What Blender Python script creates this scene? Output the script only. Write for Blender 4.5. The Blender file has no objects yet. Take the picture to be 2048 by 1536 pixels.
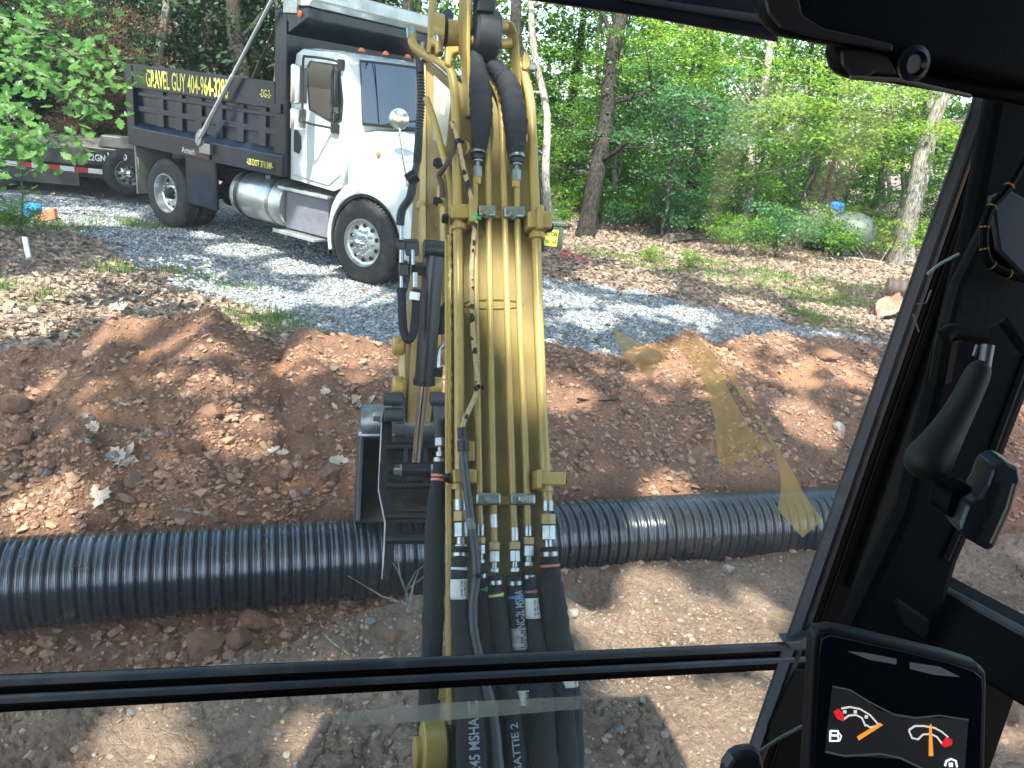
import bpy, bmesh, math, random
import numpy as np
from mathutils import Vector, Matrix
rad = math.radians
rng = np.random.default_rng(7); random.seed(7)
# ------------------------------------------------------------------ camera
F_, CX, CY, H = 1500., 1024., 768., 2.3
_p, _r = rad(20), math.atan(.123)
_u = np.array([math.sin(_r)*math.cos(_p), math.cos(_r)*math.cos(_p), math.sin(_p)])
_f = np.array([0, 0, -1.]); _y = _f-(_f@_u)*_u; _y /= np.linalg.norm(_y)
_x = np.cross(_y, _u)
RC = np.array([_x, _y, _u]); CAM = np.array([0, 0, H])
sc = bpy.context.scene
cd = bpy.data.cameras.new('camera'); cam = bpy.data.objects.new('camera', cd)
cd.sensor_width = 36; cd.lens = 36*F_/2048; cd.clip_start = .02; cd.clip_end = 2000
sc.collection.objects.link(cam)
M4 = Matrix([list(RC[i])+[CAM[i]] for i in range(3)]+[[0, 0, 0, 1]])
cam.matrix_world = M4; sc.camera = cam
# ------------------------------------------------------------------ sky, sun, exposure
SEL, SAZ = rad(57), rad(-171)      # the sun stands high behind the cab
SUN = np.array([math.sin(SAZ)*math.cos(SEL), math.cos(SAZ)*math.cos(SEL), math.sin(SEL)])
w = bpy.data.worlds.new("World"); sc.world = w; w.use_nodes = True
nt = w.node_tree; bg = nt.nodes['Background']
sky = nt.nodes.new('ShaderNodeTexSky'); sky.sky_type = 'NISHITA'; sky.sun_disc = False
sky.sun_elevation = SEL; sky.sun_rotation = SAZ; sky.air_density = 1.0; sky.dust_density = 2.5; sky.ozone_density = 1.0
nt.links.new(sky.outputs[0], bg.inputs[0]); bg.inputs[1].default_value = .15
sl = bpy.data.lights.new('sun', 'SUN'); sl.energy = 2.8; sl.angle = rad(.55); sl.color = (1, .93, .82)
so = bpy.data.objects.new('sun', sl); sc.collection.objects.link(so)
so.rotation_euler = Vector(SUN).to_track_quat('Z', 'Y').to_euler(); so.location = (0, 0, 30)
sc.view_settings.view_transform = 'Standard'; sc.view_settings.look = 'None'
sc.view_settings.gamma = 1; sc.view_settings.use_curve_mapping = False
sc.view_settings.exposure = 2.5
sc.cycles.max_bounces = 8; sc.cycles.transparent_max_bounces = 16
sc.cycles.diffuse_bounces = 3; sc.cycles.glossy_bounces = 3; sc.cycles.caustics_reflective = False
# ------------------------------------------------------------------ helpers
def ray(x, y): return RC@np.array([(x-CX)/F_, (CY-y)/F_, -1.])
def at(x, y, d): return CAM+ray(x, y)*d                     # pixel of the photo at a chosen distance -> world
def onplane(x, y, p, n):
    d = ray(x, y); return CAM+d*(((np.array(p)-CAM)@np.array(n))/(d@np.array(n)))
def gz(x, y, z=0.): return onplane(x, y, (0, 0, z), (0, 0, 1))
XF = np.array([-math.sin(rad(15)), math.cos(rad(15)), 0]); XT = np.array([XF[1], -XF[0], 0])   # excavator forward, right
def link(o, parent=None):
    sc.collection.objects.link(o)
    if parent is not None: o.parent = parent
    return o
def tag(o, label=None, cat=None, group=None, kind=None):
    if label: o['label'] = label
    if cat: o['category'] = cat
    if group: o['group'] = group
    if kind: o['kind'] = kind
    return o
def empty(name, loc=(0, 0, 0), rz=0, label=None, cat=None, group=None):
    o = bpy.data.objects.new(name, None); o.location = loc; o.rotation_euler = (0, 0, rz); o.empty_display_size = .1
    link(o); return tag(o, label, cat, group)
def npmesh(name, V, F, mat=None, smooth=False):
    V = np.asarray(V, np.float32); F = np.asarray(F, np.int32); n = F.shape[1]
    me = bpy.data.meshes.new(name); me.vertices.add(len(V)); me.vertices.foreach_set('co', V.ravel())
    me.loops.add(F.size); me.loops.foreach_set('vertex_index', F.ravel())
    me.polygons.add(len(F)); me.polygons.foreach_set('loop_start', np.arange(0, F.size, n, dtype=np.int32))
    try: me.polygons.foreach_set('loop_total', np.full(len(F), n, np.int32))
    except Exception: pass
    me.polygons.foreach_set('use_smooth', np.full(len(F), smooth)); me.update(calc_edges=True)
    if mat: me.materials.append(mat)
    return me
class MB:
    """collects shapes; build() links them as one mesh object"""
    def __init__(s, org=(0, 0, 0)): s.v = []; s.f = []; s.org = np.array(org, float)
    def add(s, V, F):
        k = len(s.v); s.v += [tuple(np.array(p, float)-s.org) for p in V]; s.f += [tuple(i+k for i in f) for f in F]; return s
    def box(s, a, b):
        x0, y0, z0 = a; x1, y1, z1 = b
        V = [(x, y, z) for z in (z0, z1) for x, y in ((x0, y0), (x1, y0), (x1, y1), (x0, y1))]
        return s.add(V, [(0, 3, 2, 1), (4, 5, 6, 7), (0, 1, 5, 4), (1, 2, 6, 5), (2, 3, 7, 6), (3, 0, 4, 7)])
    def prism(s, P, d):
        P = [np.array(p, float) for p in P]; d = np.array(d, float); n = len(P)
        return s.add(P+[p+d for p in P], [tuple(range(n-1, -1, -1)), tuple(range(n, 2*n))]+[(i, (i+1) % n, (i+1) % n+n, i+n) for i in range(n)])
    def plate(s, pix, depth, d):                              # outline in photo pixels at its own distance, given a real thickness
        P = [at(q[0], q[1], q[2] if len(q) > 2 else depth) for q in pix]; return s.prism(P, d)
    def tube(s, P, r, n=12, cap=True, up=None):
        P = [np.array(p, float) for p in P]; m = len(P); R = [r]*m if np.isscalar(r) else list(r)
        V = []; prev = None
        for i in range(m):
            t = P[min(i+1, m-1)]-P[max(i-1, 0)]; L = np.linalg.norm(t)
            t = t/L if L > 1e-9 else np.array([0, 0, 1.])
            a = prev if prev is not None else (np.array([0, 0, 1.]) if abs(t[2]) < .9 else np.array([1., 0, 0]))
            a = a-(a@t)*t; a /= np.linalg.norm(a); prev = a; b = np.cross(t, a)
            for k in range(n):
                q = 2*math.pi*k/n; V.append(P[i]+R[i]*(math.cos(q)*a+math.sin(q)*b))
        Fs = [(i*n+k, i*n+(k+1) % n, (i+1)*n+(k+1) % n, (i+1)*n+k) for i in range(m-1) for k in range(n)]
        if cap: Fs += [tuple(range(n-1, -1, -1)), tuple((m-1)*n+k for k in range(n))]
        return s.add(V, Fs)
    def rod(s, a, b, r, r2=None, n=16): return s.tube([a, b], [r, r if r2 is None else r2], n)
    def lathe(s, c, ax, prof, n=24, loop=False):                          # prof: (distance along ax, radius)
        c = np.array(c, float); ax = np.array(ax, float); ax /= np.linalg.norm(ax)
        a = np.array([0, 0, 1.]) if abs(ax[2]) < .9 else np.array([1., 0, 0]); a = a-(a@ax)*ax; a /= np.linalg.norm(a); b = np.cross(ax, a)
        V = [c+ax*h+max(r, 1e-4)*(math.cos(2*math.pi*k/n)*a+math.sin(2*math.pi*k/n)*b) for h, r in prof for k in range(n)]; m = len(prof)
        Fs = [(i*n+k, i*n+(k+1) % n, (i+1)*n+(k+1) % n, (i+1)*n+k) for i in range(m-1) for k in range(n)]
        Fs += [((m-1)*n+k, (m-1)*n+(k+1) % n, (k+1) % n, k) for k in range(n)] if loop else [tuple(range(n-1, -1, -1)), tuple((m-1)*n+k for k in range(n))]
        return s.add(V, Fs)
    def build(s, name, mat, parent=None, bevel=0, smooth=False, seg=2, label=None):
        me = bpy.data.meshes.new(name); me.from_pydata(s.v, [], s.f)
        bm = bmesh.new(); bm.from_mesh(me); bmesh.ops.recalc_face_normals(bm, faces=bm.faces[:]); bm.to_mesh(me); bm.free()
        me.materials.append(mat)
        o = bpy.data.objects.new(name, me); link(o, parent)
        if bevel:
            m = o.modifiers.new('b', 'BEVEL'); m.width = bevel; m.segments = seg; m.limit_method = 'ANGLE'; m.angle_limit = rad(35); m.harden_normals = False
        if smooth:
            for p in me.polygons: p.use_smooth = True
            try: me.set_sharp_from_angle(angle=rad(40))
            except Exception: pass
        if label: o['label'] = label
        return o
def smoothline(P, k=6):                                       # Catmull-Rom through points (any dimension)
    P = [np.array(p, float) for p in P]; Q = [2*P[0]-P[1]]+P+[2*P[-1]-P[-2]]; out = []
    for i in range(1, len(Q)-2):
        for j in range(k):
            t = j/k; a, b, c, d = Q[i-1], Q[i], Q[i+1], Q[i+2]
            out.append(.5*((2*b)+(c-a)*t+(2*a-5*b+4*c-d)*t*t+(3*b-a-3*c+d)*t**3))
    out.append(P[-1]); return out
# value noise
_tab = rng.random((256, 256))
def vnoise(x, y):
    xi = np.floor(x).astype(int); yi = np.floor(y).astype(int); fx = x-xi; fy = y-yi
    fx = fx*fx*(3-2*fx); fy = fy*fy*(3-2*fy); g = lambda i, j: _tab[(xi+i) & 255, (yi+j) & 255]
    return (g(0, 0)*(1-fx)+g(1, 0)*fx)*(1-fy)+(g(0, 1)*(1-fx)+g(1, 1)*fx)*fy
def fbm(x, y, o=4, s=1.):
    t = 0; a = 1; n = 0
    for k in range(o): t = t+a*vnoise(x*s+17.3*k, y*s+9.1*k); n += a; a *= .5; s *= 2.07
    return t/n-.5
# ------------------------------------------------------------------ materials
def N(nt, t, **kw):
    n = nt.nodes.new(t)
    for k, v in kw.items(): setattr(n, k, v)
    return n
def mat(name, col, rough=.5, metal=0., col2=None, vs=6., var=.25, bump=0., bs=60., spec=.5, dust=None, dlo=.5, dhi=.7, ds=3., coord='Object', coat=0.):
    m = bpy.data.materials.new(name); m.use_nodes = True; nt = m.node_tree; L = nt.links.new
    b = nt.nodes['Principled BSDF']; tc = N(nt, 'ShaderNodeTexCoord')
    n1 = N(nt, 'ShaderNodeTexNoise'); n1.inputs['Scale'].default_value = vs; n1.inputs['Detail'].default_value = 6; n1.inputs['Roughness'].default_value = .65
    L(tc.outputs[coord], n1.inputs['Vector'])
    c2 = col2 or tuple(c*(1-var) for c in col); c1 = col if col2 else tuple(min(1, c*(1+var*.5)) for c in col)
    mr = N(nt, 'ShaderNodeMapRange'); mr.inputs['From Min'].default_value = .35; mr.inputs['From Max'].default_value = .65; L(n1.outputs['Fac'], mr.inputs['Value'])
    mx = N(nt, 'ShaderNodeMix', data_type='RGBA'); mx.inputs[6].default_value = (*c1, 1); mx.inputs[7].default_value = (*c2, 1)
    L(mr.outputs[0], mx.inputs[0]); out = mx.outputs[2]
    b.inputs['Roughness'].default_value = rough
    if dust:
        n3 = N(nt, 'ShaderNodeTexNoise'); n3.inputs['Scale'].default_value = ds; n3.inputs['Detail'].default_value = 8; n3.inputs['Roughness'].default_value = .7
        L(tc.outputs[coord], n3.inputs['Vector']); m3 = N(nt, 'ShaderNodeMapRange'); m3.inputs['From Min'].default_value = dlo; m3.inputs['From Max'].default_value = dhi
        L(n3.outputs['Fac'], m3.inputs['Value']); x3 = N(nt, 'ShaderNodeMix', data_type='RGBA'); x3.inputs[7].default_value = (*dust, 1)
        L(m3.outputs[0], x3.inputs[0]); L(out, x3.inputs[6]); out = x3.outputs[2]
        rr = N(nt, 'ShaderNodeMapRange'); rr.inputs['To Min'].default_value = rough; rr.inputs['To Max'].default_value = .9; L(m3.outputs[0], rr.inputs['Value']); L(rr.outputs[0], b.inputs['Roughness'])
    L(out, b.inputs['Base Color']); b.inputs['Metallic'].default_value = metal
    b.inputs['Specular IOR Level'].default_value = spec; b.inputs['Coat Weight'].default_value = coat
    if bump:
        n2 = N(nt, 'ShaderNodeTexNoise'); n2.inputs['Scale'].default_value = bs; n2.inputs['Detail'].default_value = 5; L(tc.outputs[coord], n2.inputs['Vector'])
        bp = N(nt, 'ShaderNodeBump'); bp.inputs['Strength'].default_value = bump; bp.inputs['Distance'].default_value = .01; L(n2.outputs['Fac'], bp.inputs['Height']); L(bp.outputs[0], b.inputs['Normal'])
    return m
def leafmat(name, cols, trans=.45, rough=.5):
    m = bpy.data.materials.new(name); m.use_nodes = True; nt = m.node_tree; L = nt.links.new; nt.nodes.clear()
    g = N(nt, 'ShaderNodeNewGeometry'); r = N(nt, 'ShaderNodeValToRGB'); e = r.color_ramp.elements
    e[0].color = (*cols[0], 1); e[1].color = (*cols[-1], 1)
    for i, c in enumerate(cols[1:-1]): x = e.new((i+1)/(len(cols)-1)); x.color = (*c, 1)
    L(g.outputs['Random Per Island'], r.inputs[0])
    b = N(nt, 'ShaderNodeBsdfPrincipled'); b.inputs['Roughness'].default_value = rough; b.inputs['Specular IOR Level'].default_value = .35; t = N(nt, 'ShaderNodeBsdfTranslucent')
    hs = N(nt, 'ShaderNodeHueSaturation'); hs.inputs['Hue'].default_value = .485; hs.inputs['Value'].default_value = 1.5; L(r.outputs[0], hs.inputs['Color'])
    L(r.outputs[0], b.inputs['Base Color']); L(hs.outputs[0], t.inputs[0])
    mx = N(nt, 'ShaderNodeMixShader'); mx.inputs[0].default_value = trans; L(b.outputs[0], mx.inputs[1]); L(t.outputs[0], mx.inputs[2])
    o = N(nt, 'ShaderNodeOutputMaterial'); L(mx.outputs[0], o.inputs[0]); return m
def text(name, s, origin, ux, uy, w_, h_, mat_, parent, bold=.03, thick=.002):
    """lettering: fitted into a w_ x h_ box whose lower left is origin, ux / uy unit directions"""
    cu = bpy.data.curves.new(name, 'FONT'); cu.body = s; cu.offset = bold; cu.resolution_u = 3
    t = bpy.data.objects.new('tmp', cu); sc.collection.objects.link(t)
    dg = bpy.context.evaluated_depsgraph_get(); me = bpy.data.meshes.new_from_object(t.evaluated_get(dg)); bpy.data.objects.remove(t)
    V = np.empty(len(me.vertices)*3, np.float32); me.vertices.foreach_get('co', V); V = V.reshape(-1, 3)
    mn = V.min(0); mxx = V.max(0); V = (V-mn)/np.maximum(mxx-mn, 1e-6)
    ux = np.array(ux, float); uy = np.array(uy, float); W = np.array(origin, float)+V[:, :1]*w_*ux+V[:, 1:2]*h_*uy
    me.vertices.foreach_set('co', W.astype(np.float32).ravel()); me.update(); me.materials.clear(); me.materials.append(mat_); me.name = name
    o = bpy.data.objects.new(name, me); link(o, parent); return o
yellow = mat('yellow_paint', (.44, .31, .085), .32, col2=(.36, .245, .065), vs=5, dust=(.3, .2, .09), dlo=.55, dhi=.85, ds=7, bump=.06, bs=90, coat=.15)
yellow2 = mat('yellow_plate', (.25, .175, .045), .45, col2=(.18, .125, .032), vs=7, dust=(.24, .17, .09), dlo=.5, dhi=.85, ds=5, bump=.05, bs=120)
blackp = mat('black_paint', (.008, .010, .015), .35, var=.3, dust=(.05, .045, .04), dlo=.55, dhi=1.0, ds=8, spec=.3)
rubber = mat('black_rubber', (.012, .012, .014), .5, bump=.1, bs=150)
sleeve = mat('hose_sleeve', (.011, .013, .019), .8, bump=.5, bs=260, dust=(.04, .038, .035), dlo=.55, dhi=.95, ds=9)
steel = mat('zinc_steel', (.42, .44, .43), .32, .9, col2=(.28, .30, .28), vs=40)
chrome = mat('chrome_rod', (.75, .72, .68), .12, 1.)
cab_black = mat('cab_black', (.0015, .0019, .0018), .6, spec=.08, bump=.05, bs=200)
cab_grey = mat('cab_grey_trim', (.0045, .006, .0055), .6, spec=.15, bump=.08, bs=300)
seal = mat('rubber_seal', (.05, .066, .078), .5, bump=.1, bs=200, dust=(.16, .18, .18), dlo=.5, dhi=.9, ds=12)
# ------------------------------------------------------------------ ground
PV = [np.array(p) for p in ((-2.41, 3.07), (-.388, 3.80), (.421, 4.13), (2.347, 4.81))]
PP = np.array([PV[0]+(PV[0]-PV[1])*1.6]+PV+[PV[3]+(PV[3]-PV[2])*.36])
p0 = np.array([-.388, 3.8]); e_ = np.array([.943, .333]); e_ /= np.linalg.norm(e_); nv = np.array([-e_[1], e_[0]])
_sp = (PP-p0)@e_; _vp = (PP-p0)@nv
def sv(X, Y):
    s = (X-p0[0])*e_[0]+(Y-p0[1])*e_[1]; v = (X-p0[0])*nv[0]+(Y-p0[1])*nv[1]
    return s, v-np.interp(s, _sp, _vp)
crest = [(-420, 740), (-200, 720), (0, 715), (130, 690), (225, 622), (290, 645), (350, 630), (425, 612), (470, 655), (560, 705), (600, 655), (660, 672), (800, 700), (950, 700), (1090, 690), (1150, 702), (1240, 728), (1330, 694), (1390, 668), (1440, 692), (1560, 672), (1700, 690), (1850, 700), (2000, 710), (2200, 720)]
CV = 2.15; cs = []; cz = []
for px, py in crest:
    q = onplane(px, py, (p0[0]+nv[0]*CV, p0[1]+nv[1]*CV, 0), (nv[0], nv[1], 0)); cs.append(((q[0]-p0[0])*e_[0]+(q[1]-p0[1])*e_[1])); cz.append(q[2])
def smooth01(t): t = np.clip(t, 0, 1); return t*t*(3-2*t)
def tread(X, Y):
    a = X*.62+Y*.78; b = -X*.26+Y*.966
    st = (np.mod(a*1.0+.5*np.abs(np.mod(b, .46)/.46-.5)*.3, .11)/.11)
    return (smooth01(st*6)*(1-st)*.032)
def height(X, Y, fine=True):
    s, v = sv(X, Y)
    zc = np.interp(s, cs, cz); wob = fbm(X, Y, 3, 1.3)
    near = np.interp(s, [-3, -1.2, -.2, .55, .9, 4], [-1.2, -1.1, -.72, -.52, -.24, -.24])+wob*.22
    floor = -.43
    z = np.where(v < near, -.0, 0.)
    bank = smooth01((v-near)/.22)                                # 0 on the near bank, 1 down in the trench
    low = np.interp(s, [.2, .9], [0, 1])*smooth01((v+1.75)/.9); z = z-.30*low
    z = z*(1-bank)+floor*bank+np.exp(-((v-near+.1)/.13)**2)*.035
    rise = smooth01((v-.16)/.30)                                 # trench's far wall
    lip = np.interp(s, [-3, 0, 1, 4], [-.12, -.12, -.02, -.02])
    z = z+rise*(lip-floor)
    up = np.clip((v-.35)/(CV-.35), 0, 1)
    prof = np.where(s < .3, up**.9, 1-(1-up)**1.7)
    z = z+np.where(v > .35, prof*(zc-lip), 0)
    dn = smooth01((v-CV)/.55); z = z*(1-dn)+dn*0.
    dirt = smooth01((CV+.35-v)/.3); berm = dirt*smooth01((v-.2)/.3)
    far = smooth01((np.hypot(X, Y)-14)/20); z = z+far*fbm(X, Y, 3, .1)*1.2*smooth01((Y-13)/8)
    z = z+smooth01((-X-4.2)/3)*smooth01((11-Y)/4)*.10*(1-dirt)   # leaf covered verge on the left
    if fine:
        z = z+fbm(X, Y, 5, 2.2)*.13*berm+fbm(X, Y, 4, 12)*(.075*berm+.03*dirt)
        c = np.abs(fbm(X, Y, 4, 7.)); z = z+(.06-c*.5)*.09*berm
        c2 = np.abs(fbm(X+5, Y, 3, 5.)); z = z+np.minimum(c2, .04)*.25*dirt*(1-berm)
        z = z+fbm(X, Y, 3, 3.2)*.035*(1-berm); c3 = np.abs(fbm(X*1.1+2, Y+3, 4, 11.)); z = z-np.maximum(.05-c3, 0)*.35*dirt*(1-berm)*smooth01((fbm(X, Y+9, 2, 1.5)+.15)/.2)
        tr = smooth01((-.62-v)/.1)*smooth01((v+1.7)/.1)*smooth01((s-.5)/.3)
        tr2 = smooth01((-1.5-v)/.1)*smooth01((s+.1)/.3)
        z = z+np.maximum(tr*.9, tr2*.7)*tread(X, Y)*smooth01((fbm(X+3, Y, 2, 2.)+.25)/.3)
        z = z-.12*np.exp(-(((s-.85)/.22)**2+((v+.42)/.14)**2))
    return z
na = np.radians(np.concatenate([np.arange(-180, -58, 3), np.arange(-58, 58, .13), np.arange(58, 180.01, 3)]))
rr = [.25]
while rr[-1] < 30: rr.append(rr[-1]*(1.0058 if rr[-1] > 1.7 else 1.04))
while rr[-1] < 600: rr.append(rr[-1]*1.08)
rr = np.array(rr); A, Rr = np.meshgrid(na, rr); GX = np.sin(A)*Rr; GY = np.cos(A)*Rr
GZ = height(GX, GY); nr, nc = GX.shape
idx = np.arange(nr*nc).reshape(nr, nc)
Fq = np.stack([idx[:-1, :-1], idx[:-1, 1:], idx[1:, 1:], idx[1:, :-1]], -1).reshape(-1, 4)
def inpoly(X, Y, P):
    c = np.zeros(X.shape, bool); n = len(P)
    for i in range(n):
        x1, y1 = P[i][:2]; x2, y2 = P[(i+1) % n][:2]
        if y1 == y2: continue
        c ^= ((y1 > Y) != (y2 > Y)) & (X < (x2-x1)*(Y-y1)/(y2-y1)+x1)
    return c
gp = [gz(*q)[:2] for q in [(-700, 385), (-200, 408), (60, 432), (230, 492), (400, 580), (560, 640), (740, 705), (1000, 790), (1300, 790), (1750, 740), (2200, 745), (2300, 725), (1830, 700), (1700, 668), (1450, 622), (1240, 580), (1090, 548), (900, 500), (640, 412), (300, 352), (0, 332), (-500, 300)]]
def masks(X, Y):
    s, v = sv(X, Y); jx = fbm(X, Y, 3, 1.7)*.7; jy = fbm(X+40, Y, 3, 1.7)*.7; j2 = fbm(X, Y, 3, 9)*.3
    gr = inpoly(X+jx+j2, Y+jy+j2, gp).astype(float)
    dirt = (v < CV+.25+fbm(X, Y, 3, 5)*.35).astype(float)
    berm = dirt*smooth01((v-np.interp(s, [-3, -1.2, -.2, .55, .9, 4], [-1.2, -1.1, -.72, -.52, -.24, -.24])+.02+fbm(X, Y, 3, 4)*.2)/.12)
    return gr*(1-dirt), dirt, berm
gm, dm, bmk = masks(GX, GY)
# patches of grass: (pixel, radius x, radius y)
gpatch = [(520, 640, .55, .45), (430, 570, .5, .2), (330, 545, .6, .25), (1540, 555, 2.2, .9), (1600, 590, 1.2, .9), (1640, 640, .5, .6), (1450, 530, 1.3, .6), (1690, 600, .8, .6), (1250, 515, 1.0, .4), (240, 540, .4, .3), (20, 590, .5, .4), (60, 450, 1., .5), (270, 450, .7, .4), (1330, 540, .9, .3)]
gpw = [(gz(a, b)[:2], c, d) for a, b, c, d in gpatch]
def grassmask(X, Y):
    g = np.zeros(X.shape)
    for (c, a, b) in gpw: g = np.maximum(g, np.clip(1.25-np.hypot((X-c[0])/a, (Y-c[1])/b), 0, 1))
    return g*np.clip(.5+fbm(X, Y, 3, 4)*2.2, 0, 1)
gg = grassmask(GX, GY)*(1-dm)
def ground_mat():
    m = bpy.data.materials.new('ground_mix'); m.use_nodes = True; nt = m.node_tree; L = nt.links.new; b = nt.nodes['Principled BSDF']
    geo = N(nt, 'ShaderNodeNewGeometry'); at_ = N(nt, 'ShaderNodeVertexColor', layer_name='mask'); sp = N(nt, 'ShaderNodeSeparateColor'); L(at_.outputs[0], sp.inputs[0])
    def noise(s, d=6, r=.6):
        n = N(nt, 'ShaderNodeTexNoise'); n.inputs['Scale'].default_value = s; n.inputs['Detail'].default_value = d; n.inputs['Roughness'].default_value = r; L(geo.outputs['Position'], n.inputs['Vector']); return n.outputs['Fac']
    def ramp(x, cols):
        r = N(nt, 'ShaderNodeValToRGB'); e = r.color_ramp.elements; e[0].position = cols[0][0]; e[0].color = (*cols[0][1], 1); e[1].position = cols[-1][0]; e[1].color = (*cols[-1][1], 1)
        for p, c in cols[1:-1]: q = e.new(p); q.color = (*c, 1)
        L(x, r.inputs[0]); return r.outputs[0]
    def mix(f, a, c, bt='MIX', fac=None):
        x = N(nt, 'ShaderNodeMix', data_type='RGBA', blend_type=bt)
        if fac is not None: x.inputs[0].default_value = fac
        else: L(f, x.inputs[0])
        L(a, x.inputs[6]); L(c, x.inputs[7]); return x.outputs[2]
    def voro(s, feat='F1', out='Distance', rnd=1):
        v = N(nt, 'ShaderNodeTexVoronoi', feature=feat); v.inputs['Scale'].default_value = s; L(geo.outputs['Position'], v.inputs['Vector']); return v.outputs[out]
    # dry tan soil in front of the trench
    tan = ramp(noise(1.6, 8, .7), [(.3, (.20, .125, .09)), (.45, (.31, .21, .155)), (.55, (.39, .27, .20)), (.72, (.44, .32, .245))])
    tan = mix(None, tan, ramp(noise(38, 6, .75), [(.3, (.55, .5, .47)), (.55, (1, 1, 1)), (.75, (1.2, 1.2, 1.2))]), 'MULTIPLY', 1)
    red = ramp(noise(2.1, 8, .68), [(.28, (.21, .115, .08)), (.45, (.31, .17, .115)), (.56, (.41, .215, .135)), (.7, (.56, .265, .13))])
    red = mix(None, red, ramp(noise(45, 6, .8), [(.3, (.5, .5, .5)), (.5, (.95, .95, .95)), (.75, (1.35, 1.3, 1.25))]), 'MULTIPLY', 1)
    lit = ramp(voro(16, out='Color'), [(0, (.12, .085, .065)), (.35, (.22, .16, .12)), (.7, (.34, .27, .215)), (1, (.48, .41, .35))])
    lit = mix(None, lit, ramp(noise(1.2, 5), [(.35, (.6, .58, .55)), (.6, (1, 1, 1))]), 'MULTIPLY', 1)
    gcol = ramp(voro(34, out='Color'), [(0, (.14, .15, .16)), (.5, (.24, .25, .26)), (1, (.38, .39, .395))])
    gcol = mix(None, gcol, ramp(noise(1.1, 6), [(.35, (.62, .6, .56)), (.6, (1, 1, 1))]), 'MULTIPLY', 1)
    grs = ramp(noise(9, 6), [(.3, (.10, .12, .04)), (.7, (.16, .20, .05))])
    c = mix(sp.outputs[2], tan, red); dm_ = sp.outputs[1]
    lg = mix(sp.outputs[0], lit, gcol); al = N(nt, 'ShaderNodeAttribute', attribute_name='grassy'); lg = mix(al.outputs['Fac'], lg, grs)
    c = mix(dm_, lg, c); L(c, b.inputs['Base Color']); b.inputs['Roughness'].default_value = .92; b.inputs['Specular IOR Level'].default_value = .25
    # relief
    def math_(op, a, c=None, v=None):
        x = N(nt, 'ShaderNodeMath', operation=op); L(a, x.inputs[0])
        if c is not None: L(c, x.inputs[1])
        if v is not None: x.inputs[1].default_value = v
        return x.outputs[0]
    hs = math_('MULTIPLY', voro(34), v=-1.2); vm = N(nt, 'ShaderNodeVectorMath', operation='MULTIPLY_ADD'); nn = N(nt, 'ShaderNodeTexNoise'); nn.inputs['Scale'].default_value = 7; nn.inputs['Detail'].default_value = 5; L(geo.outputs['Position'], nn.inputs['Vector']); L(nn.outputs['Color'], vm.inputs[0]); vm.inputs[1].default_value = (.16, .16, .16); L(geo.outputs['Position'], vm.inputs[2])
    vv_ = N(nt, 'ShaderNodeTexVoronoi', feature='DISTANCE_TO_EDGE'); vv_.inputs['Scale'].default_value = 16; L(vm.outputs[0], vv_.inputs['Vector'])
    cr = math_('MINIMUM', vv_.outputs['Distance'], v=.10); cr = math_('MULTIPLY', cr, v=3.2)
    hd = math_('ADD', math_('ADD', math_('MULTIPLY', noise(26, 8, .8), v=2.2), math_('MULTIPLY', noise(90, 4, .7), v=.5)), cr)
    x = N(nt, 'ShaderNodeMix', data_type='FLOAT'); L(dm_, x.inputs[0]); L(hs, x.inputs[2]); L(hd, x.inputs[3])
    bp = N(nt, 'ShaderNodeBump'); bp.inputs['Strength'].default_value = .9; bp.inputs['Distance'].default_value = .028; L(x.outputs[0], bp.inputs['Height']); L(bp.outputs[0], b.inputs['Normal'])
    return m
me = npmesh('ground', np.stack([GX, GY, GZ], -1).reshape(-1, 3), Fq, ground_mat(), True)
ca = me.color_attributes.new('mask', 'FLOAT_COLOR', 'POINT'); ca.data.foreach_set('color', np.stack([gm, dm, bmk, np.ones_like(gm)], -1).astype(np.float32).ravel())
fa = me.attributes.new('grassy', 'FLOAT', 'POINT'); fa.data.foreach_set('value', np.clip(gg*1.3, 0, .8).astype(np.float32).ravel())
tag(link(bpy.data.objects.new('ground', me)), kind='structure')
def hgt(x, y): return float(height(np.array([x], float), np.array([y], float))[0])
# ---- small stones, clods, leaves: helpers that merge many little shapes
def rocks_np(P, S, seed=0, flat=.7):
    r = np.random.default_rng(seed); n = len(P)
    base = np.array([(0, 0, 1), (.9, 0, .35), (.28, .86, .35), (-.73, .53, .35), (-.73, -.53, .35), (.28, -.86, .35), (.73, .53, -.4), (-.28, .86, -.4), (-.9, 0, -.4), (-.28, -.86, -.4), (.73, -.53, -.4), (0, 0, -.9)])
    f = np.array([(0, 1, 2), (0, 2, 3), (0, 3, 4), (0, 4, 5), (0, 5, 1), (1, 6, 2), (2, 7, 3), (3, 8, 4), (4, 9, 5), (5, 10, 1), (6, 7, 2), (7, 8, 3), (8, 9, 4), (9, 10, 5), (10, 6, 1), (6, 11, 7), (7, 11, 8), (8, 11, 9), (9, 11, 10), (10, 11, 6)])
    V = base[None]*(1+r.uniform(-.28, .28, (n, 12, 1))); V = V*np.stack([r.uniform(.7, 1.3, n), r.uniform(.7, 1.2, n), r.uniform(.5, 1, n)*flat*1.2], -1)[:, None]
    q = r.uniform(0, 6.28, n); c, s = np.cos(q), np.sin(q); X = V[..., 0]*c[:, None]-V[..., 1]*s[:, None]; Y = V[..., 0]*s[:, None]+V[..., 1]*c[:, None]; Z = V[..., 2]+X*r.uniform(-.4, .4, (n, 1))
    V = np.stack([X, Y, Z], -1)*S[:, None, None]+P[:, None]; return V.reshape(-1, 3), (f[None]+np.arange(n)[:, None, None]*12).reshape(-1, 3)
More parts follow.
